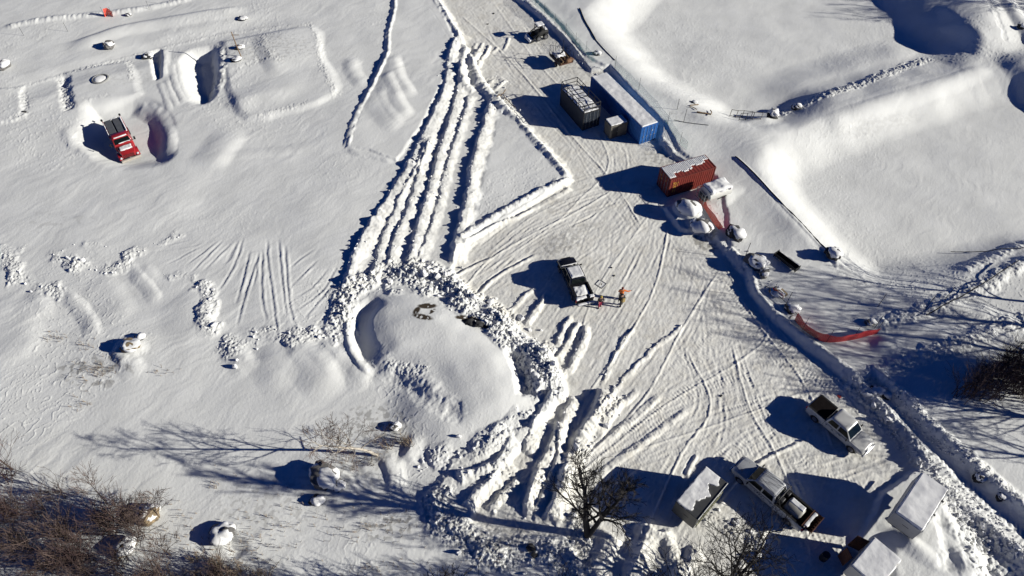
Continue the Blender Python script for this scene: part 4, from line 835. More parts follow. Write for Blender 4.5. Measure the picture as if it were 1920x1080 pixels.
# ------------------------------------------------------------------ box trailers at the bottom right
CABW = mat('off_white_cabin_panel', (.46, .455, .43), .55, vary=.06, scale=1.2, dirt=(.30, .28, .25, .66)); CABG = mat('grey_cabin_panel', (.22, .225, .23), .5, vary=.08); GRN = mat('dark_trailer_panel', (.05, .052, .055), .5, vary=.15)
def box_from_roof(c0, c1, c2, z):
    """near corner, end of its long side, end of its short side (px) -> centre, yaw, length, width"""
    a, b, c = (Vector((*G(*p, z), 0)) for p in (c0, c1, c2)); d = (b-a).normalized(); n = Vector((-d.y, d.x, 0)); w = (c-a).dot(n); s = 1 if w > 0 else -1
    ctr = a+d*(b-a).length/2+n*w/2; return ctr, math.atan2(-d.x, d.y), (b-a).length, abs(w), s
def trailer(c, yaw, L, Wd, H, label, paint, wall_lo=.75, slab=.14, seed=70, open_side=False, snow=True):
    t = empty('box_trailer', (c.x, c.y, gz(c.x, c.y)), yaw, label, 'trailer')
    for s in (1, -1):
        m = MB(); m.box((s*(Wd/2-.03), 0, (H+wall_lo)/2), (.06, L, H-wall_lo), ch=.01); 
        w_ = m.build('side_wall', paint, t)
        m = MB(); m.box((s*(Wd/2+.006), 0, wall_lo+.06), (.03, L-.05, .1), ch=.008); m.build('trim', STEEL, w_)
    for s in (1, -1):
        m = MB(); m.box((0, s*(L/2-.035), (H+wall_lo)/2), (Wd-.125, .06, H-wall_lo), ch=.01); w_ = m.build('end_wall', paint, t)
        m = MB(); m.box((.1, s*(L/2-.002), (H+wall_lo)/2+.1), (.5, .02, .035)); m.build('vent', BLKP, w_)
    m = MB(); m.box((0, 0, H+.03), (Wd+.06, L+.06, .07), ch=.02); m.build('roof', paint, t)
    m = MB(); m.box((0, 0, wall_lo-.07), (Wd-.3, L-.1, .12)); m.box((0, L/2+.5, wall_lo-.12), (.1, 1.1, .1)); m.build('chassis', BLKP, t)
    for s in (1, -1): wheel(t, s*(Wd/2-.2), -.1, .34, .22, s)
    if snow: m = MB(); m.snow(-Wd/2-.03, Wd/2+.03, -L/2-.03, L/2+.03, H+.065, slab, seed, .06, n=34, hn=.22); m.build('roof_snow', MSN, t)
    return t
# open-sided trailer left of the work pickup: snow over two thirds of the roof
c, yw, L, Wd, s = box_from_roof((1267,941), (1323,875), (1308,974), 2.35)
tA = trailer(c, yw, L, Wd, 2.35, 'dark box trailer with partly bare roof, left of the long work pickup', GRN, .5, seed=71, snow=False)
ph = random.Random(9).random()*6
m = MB(); m.snow(-Wd/2-.02, Wd/2, -L/2-.02, L/2+.02, 2.42, .13, 301, .05, n=60, hn=.3, edge=lambda y: Wd*.5-.42-.28*y/L*-1-.14*abs(math.sin(y*2.3+ph))-.18-.42*float(fbm(np.array([y*1.3]), np.array([3.3]), 5, 4)[0]))
m.build('roof_snow', MSN, tA)
m = MB(); m.tube([(Wd/2+.05, -L/2, 2.45), (Wd/2+.05, L/2, 2.45)], .04); m.build('awning_rail', mat('pale_rail', (.5, .5, .46), .5), tA)
m = MB()
for i in range(12): m.box((Wd/2+.12, -L/2+.2+.28*i, 1.2), (.05, .05, 1.2), rx=.5*(-1)**i)
for z in (.65, 1.2, 1.75): m.box((Wd/2+.12, -.2, z), (.05, L-.6, .05))
m.build('rack', mat('lichen_steel', (.20, .20, .12), .7, vary=.3), tA)
c, yw, L, Wd, s = box_from_roof((1672,966), (1722,891), (1723,1001), 2.6)
tB = trailer(c, yw, L, Wd, 2.6, 'off-white site cabin with a full snow roof and tilted drift, right of the rusty doors', CABW, 1.0, .2, 72)
m = MB()
for y in (-.4, 1.1): m.box((Wd/2+.07, y, 2.62), (.16, .1, .1), ch=.02)
for q in (-.4, 1.1): 
    m = MB(); m.box((Wd/2+.07, q, 2.66), (.18, .12, .14), ch=.02); m.build('roof_bracket', BLKP, tB)
m = MB(); m.tube([(Wd/2+.06, -L/2, 2.68), (Wd/2+.06, L/2, 2.68)], .02); m.build('gutter', STEEL, tB)
c, yw, L, Wd, s = box_from_roof((1601,1054), (1636,1012), (1655,1095), 2.6)
tC = trailer(c, yw, max(L, 3.2), Wd, 2.6, 'grey-white site cabin cut by the bottom edge, with rusty doors swung open', CABW, 1.0, .14, 73)
m = MB(); m.box((-Wd/2-.45, L/2-.15, 1.2), (.9, .06, 2.1), rz=.35, ch=.01); m.build('open_door', RUST, tC, 0, 'rusty brown door swung open'); m = MB(); m.box((-Wd/2-.55, -.5, 1.1), (.8, .06, 1.9), rz=-.5, ch=.01); m.build('open_door', RUST, tC, 0)
m = MB(); m.box((Wd/2+.01, -.9, 1.7), (.05, 1.4, .12)); m.build('red_stripe', mat('dark_red_trim', (.12, .01, .01), .5), tC)
# oil drum standing in the cabin's shade
x, y = G(1547, 1043, .45); m = MB(); m.tube([(0, 0, 0), (0, 0, .28), (0, 0, .3), (0, 0, .32), (0, 0, .6), (0, 0, .62), (0, 0, .64), (0, 0, .9)], [.29, .29, .305, .29, .29, .305, .29, .29], 18); t = m.build('oil_drum', BLKM); t.location = (x, y, gz(x, y)); tag(t, 'black oil drum standing in the shade left of the rusty doors', 'drum')
# ------------------------------------------------------------------ tank trailer drowned in snow beside the red container
x, y = G(1338, 366, .9); t = empty('tank_trailer', (x, y, gz(x, y)-.1), math.radians(-66), 'white tank trailer buried in snow beside the red container, caged at one end', 'trailer')
m = MB(); n = 16; m.loft([[(1.0*s*math.cos(2*math.pi*i/n), yv, 1.0+.72*s*math.sin(2*math.pi*i/n)) for i in range(n)] for yv, s in ((-1.35, .8), (-1.28, 1), (1.6, 1), (1.75, .8))]); m.build('tank', mat('white_tank_paint', (.6, .6, .56), .5, vary=.05), t, 40)
m = MB(); m.snow(-1.0, 1.02, -1.3, 1.75, 1.45, .5, 81, .35, n=24, hn=.25); m.build('snow_cover', MSN, t)
m = MB()
for s in (1, -1):
    m.tube([(s*.8, -2.0, .2), (s*.8, -2.0, 1.6), (s*.8, -1.35, 1.7)], .035, 6); m.tube([(s*.3, -1.95, .3), (s*.3, -1.95, 1.5)], .03, 6)
for z in (.4, 1.0, 1.6): m.tube([(-.8, -2.0, z), (.8, -2.0, z)], .03, 6)
m.build('end_cage', STEEL, t)
m = MB(); m.box((0, -1.6, .7), (1.3, .4, .7), ch=.05); m.build('pump_box', GREYM, t); m = MB(); m.box((1.02, .3, .72), (.06, 1.2, .1), rx=.1); m.build('side_step', DARKST, t)
# ------------------------------------------------------------------ boulders, kerb blocks and other lumps, each under its own snow
ROCK = mat('grey_rock', (.13, .125, .12), .9, vary=.3, scale=2.5, bump=.06); ROCKB = mat('brown_rock', (.20, .15, .09), .9, vary=.35, scale=3, bump=.06); ROCKD = mat('dark_rock', (.03, .03, .032), .9, vary=.4, scale=3, bump=.04)
def boulder(u, v_, r, label, m_=None, hgt=.8, rz=0, cap=.86, seed=None, sx=1.25, off=(.12, -.05), name='boulder', cat='boulder', group=None, capz=.38):
    x, y = G(u, v_, r*hgt*.5); seed = seed or int(u*3+v_); t = empty(name, (x, y, gz(x, y)-.12*r), math.radians(rz), label, cat, group)
    b = MB(); b.blob((0, 0, r*hgt*.40), (r*sx, r, r*hgt*.75), seed, 3, .38); b.build('rock', m_ or ROCK, t, 32)
    if cap: b = MB(); b.blob((r*off[0], r*off[1], r*hgt*(.40+capz)), (r*sx*cap, r*cap, r*hgt*(.52 if capz > .2 else .88)), seed+1, 3, .42 if capz > .2 else .3); b.build('snow_cap', MSN, t, 180)
    return t
for a in ((1417,495,.9,'large snow-capped boulder at the kink of the yard bank',None,1.1,-30), (1430,517,.5,'smaller boulder leaning against the large one at the bank kink',None,1.2,60), (1376,441,.85,'oblong snow-topped block lying just below the orange netting strip',ROCKD,.9,-40),
          (1456,553,.62,'low boulder with a reddish face, upper of two by the bank',ROCKB,.7,-30), (1481,583,.58,'dark round boulder at the top end of the red netting fence',ROCKD,.9,-20), (1286,398,1.0,'wide snow-buried boulder nearest the red container',ROCK,.75,-30), (1312,428,.9,'half-buried boulder below the container boulder heap',ROCK,.7,-30),
          (1556,485,.65,'dark block at the end of the long cable above the basin',ROCKD,1.2,-40), (1628,610,.4,'lone boulder at the start of the footprint bank',ROCK,1.0,20), (1118,107,.45,'small dark block on the snow right of the loader',ROCKD,1.0,-20),
          (1452,207,.75,'leaning slab at the west end of the stony divide',ROCKD,1.2,70), (1496,192,.5,'dark stone on the divide between the basins',ROCKD,1.0,20), (1910,60,.5,'dark stone on the shelf at the upper right corner',ROCKD,1.0,-20),
          (250,655,.72,'boulder with a yellow-brown patch alone in the left field',ROCKB,.8,10), (266,637,.4,'dark stump behind the yellow-brown boulder',ROCKD,1.1,10), (741,803,.4,'small boulder above the lower birch',ROCK,1.2,20), (610,895,1.0,'very large boulder below the leaning birch',ROCK,1.1,-30),
          (636,912,.5,'boulder tucked against the right flank of the very large one',ROCK,.9,20), (283,968,.68,'tall snow-streaked boulder at the edge of the thicket',ROCKB,1.3,80), (236,1028,.7,'brown boulder inside the thicket',ROCKB,1.0,40), (418,1003,.8,'white peaked boulder right of the thicket',ROCK,1.0,20),
          (594,940,.45,'small stone in the long tree shadow',ROCKD,1.0,0), (995,1032,.30,'dark clod at the foot of the ploughed heap',ROCKD,1.0,0), (1001,1044,.20,'smaller dark clod under the dark clod',ROCKD,1.0,0),
          (205,88,.68,'snow-plastered pale block on the upper track',ROCK,1.2,80), (8,126,.7,'snow-plastered pale block at the left edge of the upper track',ROCK,1.2,70), (276,106,.6,'dark-sided block above the narrow pit',ROCKD,.9,10), (455,38,.55,'flat dark stone far up the left field',ROCKD,.6,10), (242,31,.35,'small stone beside the red netting rag',ROCK,1.0,10),
          (48,213,.22,'tiny stone on the left terrace edge',ROCKD,1.0,0), (452,98,.5,'upper snow-capped stone beside the leaning post',ROCKD,.9,10), (446,121,.55,'lower snow-capped stone at the foot of the post',ROCKD,.9,10), (1640,735,.5,'boulder where the trench meets the yard corner',ROCKD,.9,10),
          (1658,740,.45,'smaller boulder right of the one at the trench corner',ROCKD,.9,10), (1832,898,.45,'dark clump beside the trench, lower right',ROCKD,.8,30), (1872,935,.35,'dark clump further down the trench',ROCKD,.8,30), (898,618,.35,'dark stone in the exposed soil on the mound',ROCKD,.8,0), (882,614,.45,'larger dark stone in the exposed soil on the mound',ROCKD,.7,0), (1300,196,.3,'twig-strewn stone above the lying beam',ROCKD,.8,0)):
    boulder(a[0], a[1], a[2], a[3], a[4], a[5], a[6], cap=0 if ('clod' in a[3] or 'tiny' in a[3] or 'exposed' in a[3]) else (1.08 if 'buried' in a[3] else .95), off=(.26, -.10) if a[4] is ROCKD else (.14, -.10), capz=.02 if 'buried' in a[3] else (.26 if a[4] is not ROCKD else .38))
# manhole ring on the upper left terrace
x, y = G(193, 157); t = empty('manhole', (x, y, gz(x, y)-.1), 0, 'snow-filled concrete manhole ring on the upper left terrace', 'manhole')
m = MB(); n = 28; m.loft([[(r*math.cos(2*math.pi*i/n), r*math.sin(2*math.pi*i/n), z) for i in range(n)] for r, z in ((1.15, -.2), (1.12, .22), (.98, .26), (.95, .05), (.9, -.1))], cap=False); m.build('ring', mat('old_concrete', (.25, .25, .24), .9, vary=.2), t); m = MB(); m.blob((-.1, 0, .02), (.95, .95, .3), 91, 3, .2); m.build('snow_fill', MSN, t, 180)
# ------------------------------------------------------------------ posts, nets, pipes
def post_tree(): pass
def net_fence(name, pts, h, m_, posts, label, cat, post_h=1.7, sag=.1, lean=0.0, postmat=None, base=0.0, group=None):
    P_ = [G(*p) for p in pts]; x0, y0 = P_[0]; t = empty(name, (x0, y0, gz(x0, y0)), 0, label, cat, group); z0 = gz(x0, y0)
    me = MB(); uv = []; s = 0; q = curve(np.array(P_), 6); last = None; cols = []
    for i, (x, y) in enumerate(q):
        if last is not None: s += math.hypot(x-last[0], y-last[1])
        last = (x, y); z = gz(x, y)-z0+base; k = 1-sag*abs(math.sin(s*.9)); w = .05*math.sin(s*3.1)
        for j in range(4): me.v.append((x-x0+w*j*.4+lean*j/3, y-y0-w*j*.3-lean*.6*j/3, z-.05+h*k*j/3)); uv.append((s, h*j/3))
    for i in range(len(q)-1):
        for j in range(3): a = i*4+j; me.f.append([a, a+4, a+5, a+1])
    o = me.build('netting', m_, t, 180); u = o.data.uv_layers.new(name='UVMap')
    for l in o.data.loops: u.data[l.index].uv = uv[l.vertex_index]
    for i, (u_, v_) in enumerate(posts):
        x, y = G(u_, v_); z = gz(x, y)-z0; m = MB(); m.tube([(x-x0, y-y0, z-.1), (x-x0+.04*math.sin(i*2.), y-y0, z+post_h)], .022, 5); m.build('post', postmat or DARKST, t, 60)
    return t
NETT = netmat('teal_netting', (.22, .42, .38), .12, .017); NETR = netmat('red_netting', (.62, .045, .04), .07, .050); NETO = netmat('orange_netting', (.85, .08, .04), .07, .050)
net_fence('debris_fence', [(975,-25),(1004,14),(1026,34),(1046,52),(1066,74),(1086,98),(1112,124)], 1.5, NETT, [(980,-18),(1004,14),(1021,34),(1040,54),(1060,72),(1079,90),(1098,108)], 'teal netting on thin posts along the upper yard bank behind the loader', 'netting fence', 1.9)
net_fence('debris_fence', [(1150,134),(1190,172),(1222,206),(1250,240),(1268,272),(1286,290)], 1.4, NETT, [(1152,136),(1196,176),(1250,240),(1272,280)], 'teal netting between the blue container and the red one', 'netting fence', 1.9)
net_fence('snow_fence', [(1486,606),(1500,622),(1522,638),(1546,648),(1590,644),(1640,632)], 1.25, NETR, [(1501,624),(1545,648),(1594,643),(1636,632)], 'sagging red plastic netting fence bent round a corner on the right', 'netting fence', 2.0, .25)
net_fence('snow_fence', [(1308,380),(1322,400),(1334,420),(1346,434)], 1.0, NETO, [(1346,434)], 'short orange netting strip below the white tank trailer', 'netting fence', 1.1, .4, .3)
net_fence('snow_fence', [(1444,552),(1456,560),(1466,566)], .7, NETR, [(1444,560)], 'scrap of red netting at the low reddish boulder', 'netting', 1.9, .3)
x, y = G(206, 34); t = net_fence('snow_fence', [(199,36),(206,33),(214,36)], 1.5, NETO, [(199,36),(214,36)], 'small bright red netting rag on two stakes at the upper left', 'netting', 1.6, .3, .4)
def stake(u, v_, h, lean, label, r=.03, name='fence_post', cat='post', group=None, m_=None):
    x, y = G(u, v_); m = MB(); m.tube([(0, 0, -.1), (lean[0]*.5, lean[1]*.5, h*.5), (lean[0], lean[1], h)], r, 6); o = m.build(name, m_ or DARKST, None, 60); o.location = (x, y, gz(x, y)); tag(o, label, cat, group)
for u, v_, lb in ((1641,582,'thin post standing in the tree shadows right of the red fence'), (1635,622,'thin post at the start of the footprint bank'), (1762,574,'thin post on the crest of the footprint bank'), (1727,590,'thin post left of the footprint crest'), (1280,236,'thin post on the snow right of the blue container'),
                  (1395,486,'thin post behind the large boulder at the bank'), (1470,578,'thin post above the dark round boulder')): stake(u, v_, 2.0, (.06, .05), lb)
stake(1268, 212, 1.6, (0, .03), 'short stake with a crosspiece above the blue container end')
for i, (u, v_) in enumerate(((130,64),(282,22),(322,12),(362,3),(48,72))): stake(u, v_, 1.4, (.03, 0), 'thin stake in the wind-drifted line across the far left field', .022, group='stakes across the far left field')
# leaning mast with two arms
x, y = G(456, 117); t = empty('utility_post', (x, y, gz(x, y)), 0, 'leaning dark post with two crossarms in the upper left', 'post'); m = MB(); m.tube([(0, 0, -.2), (-.3, .35, 1.6), (-.55, .8, 3.3)], .07, 7); m.build('mast', WOOD, t); 
for z, yy in ((1.5, .33), (2.9, .7)): m = MB(); m.box((-.05*z, yy, z), (1.1, .06, .06)); m.build('crossarm', WOOD, t)
def pipe(pts, r, label, m_=None, lift=.03, name='cable', cat='cable', z=None):
    q = curve(GP(pts), 10); x0, y0 = q[0]; m = MB(); z0 = gz(x0, y0); m.tube([(a-x0, b-y0, (gz(a, b)-z0 if z is None else z[0]+(z[1]-z[0])*i/(len(q)-1))+lift) for i, (a, b) in enumerate(q)], r, 6); o = m.build(name, m_ or BLKP, None, 60); o.location = (x0, y0, z0); tag(o, label, cat)
pipe([(1375,305),(1410,340),(1450,382),(1500,432),(1546,480)], .07, 'long black pipe running down the slope towards the dark block', name='pipe', cat='pipe', lift=.03)
pipe([(1086,26),(1095,48),(1106,66),(1116,84)], .09, 'black pipe poking from the snow at the rim of the upper basin', name='pipe', cat='pipe', lift=.03)
pipe([(1116,84),(1132,102),(1152,122)], .05, 'thin pipe continuing down the rim of the upper basin', name='pipe', cat='pipe', lift=.03)
pipe([(1728,602),(1780,576),(1830,546),(1898,502)], .06, 'long thin pole lying across the footprint banks on the right', name='pole', cat='pole', lift=.35)
pipe([(1790,462),(1850,467),(1935,468)], .04, 'thin cable over the corner of the lower basin', lift=.3)
pipe([(1262,232),(1290,238),(1326,244)], .03, 'thin cable on the snow right of the blue container', lift=.05)
pipe([(1430,545),(1446,556),(1470,578),(1490,600)], .03, 'thin cable slung between posts beside the boulders', lift=.35)
# steel channel on the snow
x0, y0 = G(1451, 487); x1, y1 = G(1489, 516); d = Vector((x1-x0, y1-y0, 0)); t = empty('steel_channel', ((x0+x1)/2, (y0+y1)/2, gz((x0+x1)/2, (y0+y1)/2)), math.atan2(-d.x, d.y), 'black steel trough lying beside the large boulder', 'trough')
m = MB(); m.box((0, 0, .25), (.5, d.length, .06)); m.box((-.26, 0, .45), (.05, d.length, .45)); m.box((.26, 0, .40), (.05, d.length, .34)); m.build('channel', BLKM, t)
for s in (1, -1): m = MB(); m.box((0, s*(d.length/2+.03), .45), (.8, .06, .55)); m.build('end_plate', BLKM, t)
m = MB(); m.snow(-.75, -.3, -d.length/2, d.length/2, .1, .35, 99, .1, n=16); m.build('snow_cover', MSN, t)
# timber ramp railings by the divide
t_c = G(1400, 216); t = empty('railing', (t_c[0], t_c[1], gz(*t_c)), 0, 'bent grey railing frames half buried where the basins meet', 'railing'); z0 = gz(*t_c)
for i, row in enumerate((((1386,222),(1398,223),(1410,224),(1425,226)), ((1371,207),(1383,208),(1395,206),(1410,212)))):
    pr = []; m = MB()
    for u, v_ in row:
        x, y = G(u, v_); z = gz(x, y)-z0; m.tube([(x-t_c[0], y-t_c[1], z-.1), (x-t_c[0]+.08, y-t_c[1], z+1.15)], .045, 5); pr.append((x-t_c[0], y-t_c[1], z))
    for h in (.15, 1.1): m.tube([(a+.04, b, c+h) for a, b, c in pr], .04, 5)
    m.build('rail_frame', mat('grey_rail', (.16, .15, .14), .7), t)
pipe([(1304,219),(1316,221),(1331,222)], .10, 'dark beam lying left of the bent railings', WOOD, name='beam', cat='beam', lift=.1)
pipe([(1330,213),(1332,219),(1329,226)], .06, 'short upright root beside the lying beam', WOOD, name='root', cat='root', lift=.25)
pipe([(1292,206),(1300,204),(1308,202)], .07, 'short dark branch on the snow above the beam', WOOD, name='branch', cat='branch', lift=.1)
pipe([(1290,208),(1298,210),(1304,214)], .05, 'crooked branch curling beside the twig-strewn stone', WOOD, name='branch', cat='branch', lift=.12)
pipe([(932,196),(940,184),(948,172)], .06, 'grey branch sticking out of the snow heap by the windrows', WOOD, name='branch', cat='branch', lift=.35)
pipe([(945,186),(955,196),(966,206)], .05, 'second grey branch lying along the snow heap', WOOD, name='branch', cat='branch', lift=.3)
# hatch frame and scraps beside the people
x, y = G(1127, 534); t = empty('ground_hatch', (x, y, gz(x, y)-.03), math.radians(-42), 'small square hatch frame pressed in the snow beside the black pickup', 'hatch'); m = MB()
for a, b, c_, d_ in ((0, .5, 1.1, .06), (0, -.5, 1.1, .06), (.52, 0, .06, 1.0), (-.52, 0, .06, 1.0)): m.box((a, b, .05), (c_, d_, .09))
t.scale = (.8, .8, .7); m.build('frame', mat('worn_hatch_steel', (.42, .42, .40), .7), t); m = MB(); m.box((0, 0, .03), (.22, .3, .05), rz=.4); m.build('latch', BLKP, t); m = MB(); m.box((0, 0, .015), (.98, .94, .03)); m.build('cover', MSN, t, 0)
for u, v_, w, lb in ((1146,503,.12,'tiny dark scrap on the snow above the hatch'), (1151,518,.14,'tiny dark scrap right of the hatch'), (1573,744,.22,'small reddish scrap on the snow above the white pickup'), (925,25,.22,'small dark scrap on the upper road'), (914,45,.2,'second dark scrap lower on the upper road'), (1352,742,.14,'thin wooden chip on the packed yard')):
    x, y = G(u, v_); m = MB(); m.box((0, 0, .04), (w*1.6, w, .07), rz=u, ch=.01); m.box((w*.6, w*.3, .06), (w*.8, w*.3, .05), rz=u+1); o = m.build('scrap', mat('red_scrap', (.4, .05, .04), .6) if 'reddish' in lb else BLKP, None, 0); o.location = (x, y, gz(x, y)); tag(o, lb, 'scrap')
for pts, lb in (([(1478,604),(1480,600),(1484,598)], 'splinter of wood at the upper end of the red fence'),):
    pipe(pts, .03, lb, WOOD, name='splinter', cat='splinter')
# ------------------------------------------------------------------ people
SKIN = mat('skin', (.42, .24, .17), .6, vary=.05); HAIR = mat('dark_hair', (.03, .02, .015), .8)
def skin_mesh(name, J, E_, m_, par, sub=1, label=None):
    """one continuous surface grown round a posed skeleton. J: name -> (x, y, z, rx, ry)"""
    ks = list(J); me = bpy.data.meshes.new(name); me.from_pydata([J[k][:3] for k in ks], [(ks.index(a), ks.index(b)) for a, b in E_], []); o = bpy.data.objects.new(name, me); COL.objects.link(o)
    md = o.modifiers.new('s', 'SKIN'); md.use_smooth_shade = True
    for i, k in enumerate(ks): v = me.skin_vertices[0].data[i]; v.radius = J[k][3:5] if len(J[k]) > 4 else (J[k][3], J[k][3]); v.use_root = (i == 0)
    s = o.modifiers.new('b', 'SUBSURF'); s.levels = sub; s.render_levels = sub
    dg = bpy.context.evaluated_depsgraph_get(); ev = bpy.data.meshes.new_from_object(o.evaluated_get(dg)); COL.objects.unlink(o); bpy.data.objects.remove(o)
    ev.name = name; ev.materials.clear(); ev.materials.append(m_); ev.polygons.foreach_set('use_smooth', [True]*len(ev.polygons)); n = bpy.data.objects.new(name, ev); COL.objects.link(n); n.parent = par
    if label: n['label'] = label
    return n
def person(u, v_, rz, label, jacket, trousers, hat, pose, H=1.78, vest=None, pack=None):
    x, y = G(u, v_); t = empty('person', (x, y, gz(x, y)), rz, label, 'person'); k = H/1.78
    A = pose  # hands: left, right  (x, y, z)
    st = A.get('step', .10); bend = A.get('bend', 0.0)
    J = {'pelvis': (0, 0, .95, .15, .12), 'waist': (0, .01+bend*.3, 1.08, .145, .11), 'chest': (0, .02+bend*.7, 1.30, .17, .12), 'neckb': (0, .02+bend, 1.46, .09, .08), 'neck': (0, .03+bend*1.1, 1.53, .055, .055), 'skull': (0, .05+bend*1.2, 1.63, .085, .10), 'top': (0, .045+bend*1.2, 1.72, .065, .075)}
    E_ = [('pelvis', 'waist'), ('waist', 'chest'), ('chest', 'neckb'), ('neckb', 'neck'), ('neck', 'skull'), ('skull', 'top')]
    hands = {}
    for s, n in ((-1, 'l'), (1, 'r')):
        J['hip'+n] = (s*.10, 0, .88, .095, .10); J['knee'+n] = (s*.12, st*s*.9+.03, .50, .062, .066); J['ankle'+n] = (s*.13, st*s*1.3, .10, .042, .045); J['toe'+n] = (s*.15, st*s*1.3+.17, .05, .04, .03)
        E_ += [('pelvis', 'hip'+n), ('hip'+n, 'knee'+n), ('knee'+n, 'ankle'+n), ('ankle'+n, 'toe'+n)]
        h = A[n]; sh = (s*.19, .02+bend, 1.42); el = tuple((sh[i]+h[i])/2+(0, -.05, -.06)[i] for i in range(3)); el = (el[0]+s*.05, el[1], el[2])
        J['sh'+n] = (*sh, .062, .06); J['el'+n] = (*el, .045, .045); J['wr'+n] = (*h, .03, .026); hd = (Vector(h)-Vector(el)).normalized(); p = Vector(h)+hd*.07; J['pa'+n] = (p.x, p.y, p.z, .038, .022)
        E_ += [('neckb', 'sh'+n), ('sh'+n, 'el'+n), ('el'+n, 'wr'+n), ('wr'+n, 'pa'+n)]
        sd = Vector((0, 1, 0)) if abs(hd.y) < .8 else Vector((1, 0, 0)); sd = (sd-hd*sd.dot(hd)).normalized(); cu = hd.cross(sd)
        for f in range(4):
            a = p+sd*(-.027+.018*f)+hd*.03; b = a+hd*(.038-.004*abs(f-1.4))+cu*.006; c = b+hd*.022+cu*.02
            for q, w, r in ((a, 'a', .0095), (b, 'b', .0085), (c, 'c', .007)): J['f%d%s%s' % (f, w, n)] = (q.x, q.y, q.z, r, r)
            E_ += [('pa'+n, 'f%da%s' % (f, n)), ('f%da%s' % (f, n), 'f%db%s' % (f, n)), ('f%db%s' % (f, n), 'f%dc%s' % (f, n))]
        a = p-hd*.03-sd*.035+cu*.01; b = a-sd*.02+hd*.035+cu*.012
        for q, w, r in ((a, 'a', .011), (b, 'b', .009)): J['t%s%s' % (w, n)] = (q.x, q.y, q.z, r, r)
        E_ += [('wr'+n, 'ta'+n), ('ta'+n, 'tb'+n)]
        hands[n] = (h, el, sh)
    body = skin_mesh('body', J, E_, SKIN, t, 1)
    f = MB(); by = bend*1.2; f.blob((0, .155+by, 1.625), (.018, .03, .024), 3, 1, .05)
    f.build('nose', SKIN, body, 180)
    for s in (1, -1): f = MB(); f.blob((s*.035, .135+by, 1.65), (.013, .01, .009), 3, 1, 0); f.build('eye', BLKP, body, 180); f = MB(); f.blob((s*.088, .045+by, 1.635), (.014, .025, .033), 3, 1, 0); f.build('ear', SKIN, body, 180)
    f = MB(); f.blob((0, .143+by, 1.582), (.028, .01, .007), 3, 1, 0); f.build('mouth', mat('lips', (.25, .09, .08), .6), body, 180)
    g = 1.22
    JJ = {q: (*J[q][:3], J[q][3]*g+.012, J[q][4]*g+.02) for q in ('waist', 'pelvis', 'chest', 'neckb', 'shl', 'ell', 'shr', 'elr')}
    for n in 'lr': h, el, sh = hands[n]; JJ['wr'+n] = (*h, .048, .048)
    JJ['pelvis'] = (0, 0, .90, .185, .15)
    skin_mesh('jacket', JJ, [('pelvis', 'waist'), ('waist', 'chest'), ('chest', 'neckb'), ('neckb', 'shl'), ('shl', 'ell'), ('ell', 'wrl'), ('neckb', 'shr'), ('shr', 'elr'), ('elr', 'wrr')], jacket, t, 1)
    JT = {'pelvis': (0, 0, .92, .165, .135)}
    ET = []
    for n in 'lr':
        JT['hip'+n] = (*J['hip'+n][:3], .105, .11); JT['knee'+n] = (*J['knee'+n][:3], .085, .09); JT['ankle'+n] = (J['ankle'+n][0], J['ankle'+n][1], .15, .07, .075); ET += [('pelvis', 'hip'+n), ('hip'+n, 'knee'+n), ('knee'+n, 'ankle'+n)]
    skin_mesh('trousers', JT, ET, trousers, t, 1)
    for n in 'lr':
        a = J['ankle'+n]; skin_mesh('boot', {'a': (a[0], a[1], .22, .06, .065), 'b': (a[0], a[1]-.01, .08, .06, .065), 'c': (a[0]*1.1, a[1]+.14, .055, .055, .045)}, [('a', 'b'), ('b', 'c')], BLKP, t, 1)
    hb = MB(); n_ = 16; hb.loft([[(r*math.cos(2*math.pi*i/n_), .045+by+r*1.12*math.sin(2*math.pi*i/n_), z) for i in range(n_)] for r, z in ((.108, 1.655), (.112, 1.70), (.095, 1.755), (.05, 1.785))]); hb.build('hat', hat, t, 60)
    if vest: 
        JV = {q: (*J[q][:3], J[q][3]*g+.022, J[q][4]*g+.03) for q in ('waist', 'chest', 'neckb')}; JV['waist'] = (0, .01, 1.02, .19, .15); skin_mesh('vest', JV, [('waist', 'chest'), ('chest', 'neckb')], vest, t, 1)
    if pack: m = MB(); m.box((0, -.24+bend*.5, 1.22), (.32, .20, .46), rx=-bend*.8, ch=.05); m.build('backpack', pack, t)
    t.scale = (k*1.14, k*1.14, k); return t
ORG = mat('orange_workwear', (.85, .20, .03), .7, vary=.08); DKJ = mat('black_workwear', (.02, .02, .022), .8); REDT = mat('crimson_trousers', (.30, .012, .05), .75); TANB = mat('tan_canvas', (.36, .26, .10), .8); YELH = mat('yellow_knit', (.45, .34, .06), .85); BRH = mat('maroon_knit', (.16, .03, .02), .85); GRNT = mat('dark_trousers', (.03, .028, .03), .85)
person(1163.5, 562, math.radians(-10), 'person in a bright orange jacket with one arm stretched out to the right', ORG, GRNT, BRH, dict(l=(-.27, .12, .98), r=(.72, .12, 1.38), step=.06), vest=None)
person(1164, 575.5, math.radians(20), 'person in black with a tan pack on the back, standing below the orange jacket', DKJ, GRNT, mat('black_knit', (.015, .015, .015), .9), dict(l=(-.32, .05, .92), r=(.30, .10, .95), step=.09, bend=.10), pack=TANB)
person(1124, 577, math.radians(195), 'person in crimson trousers and yellow hat beside the tailgate of the black pickup', mat('dark_brown_workwear', (.035, .02, .02), .8), REDT, YELH, dict(l=(-.25, .16, 1.0), r=(.25, .18, 1.02), step=.07))
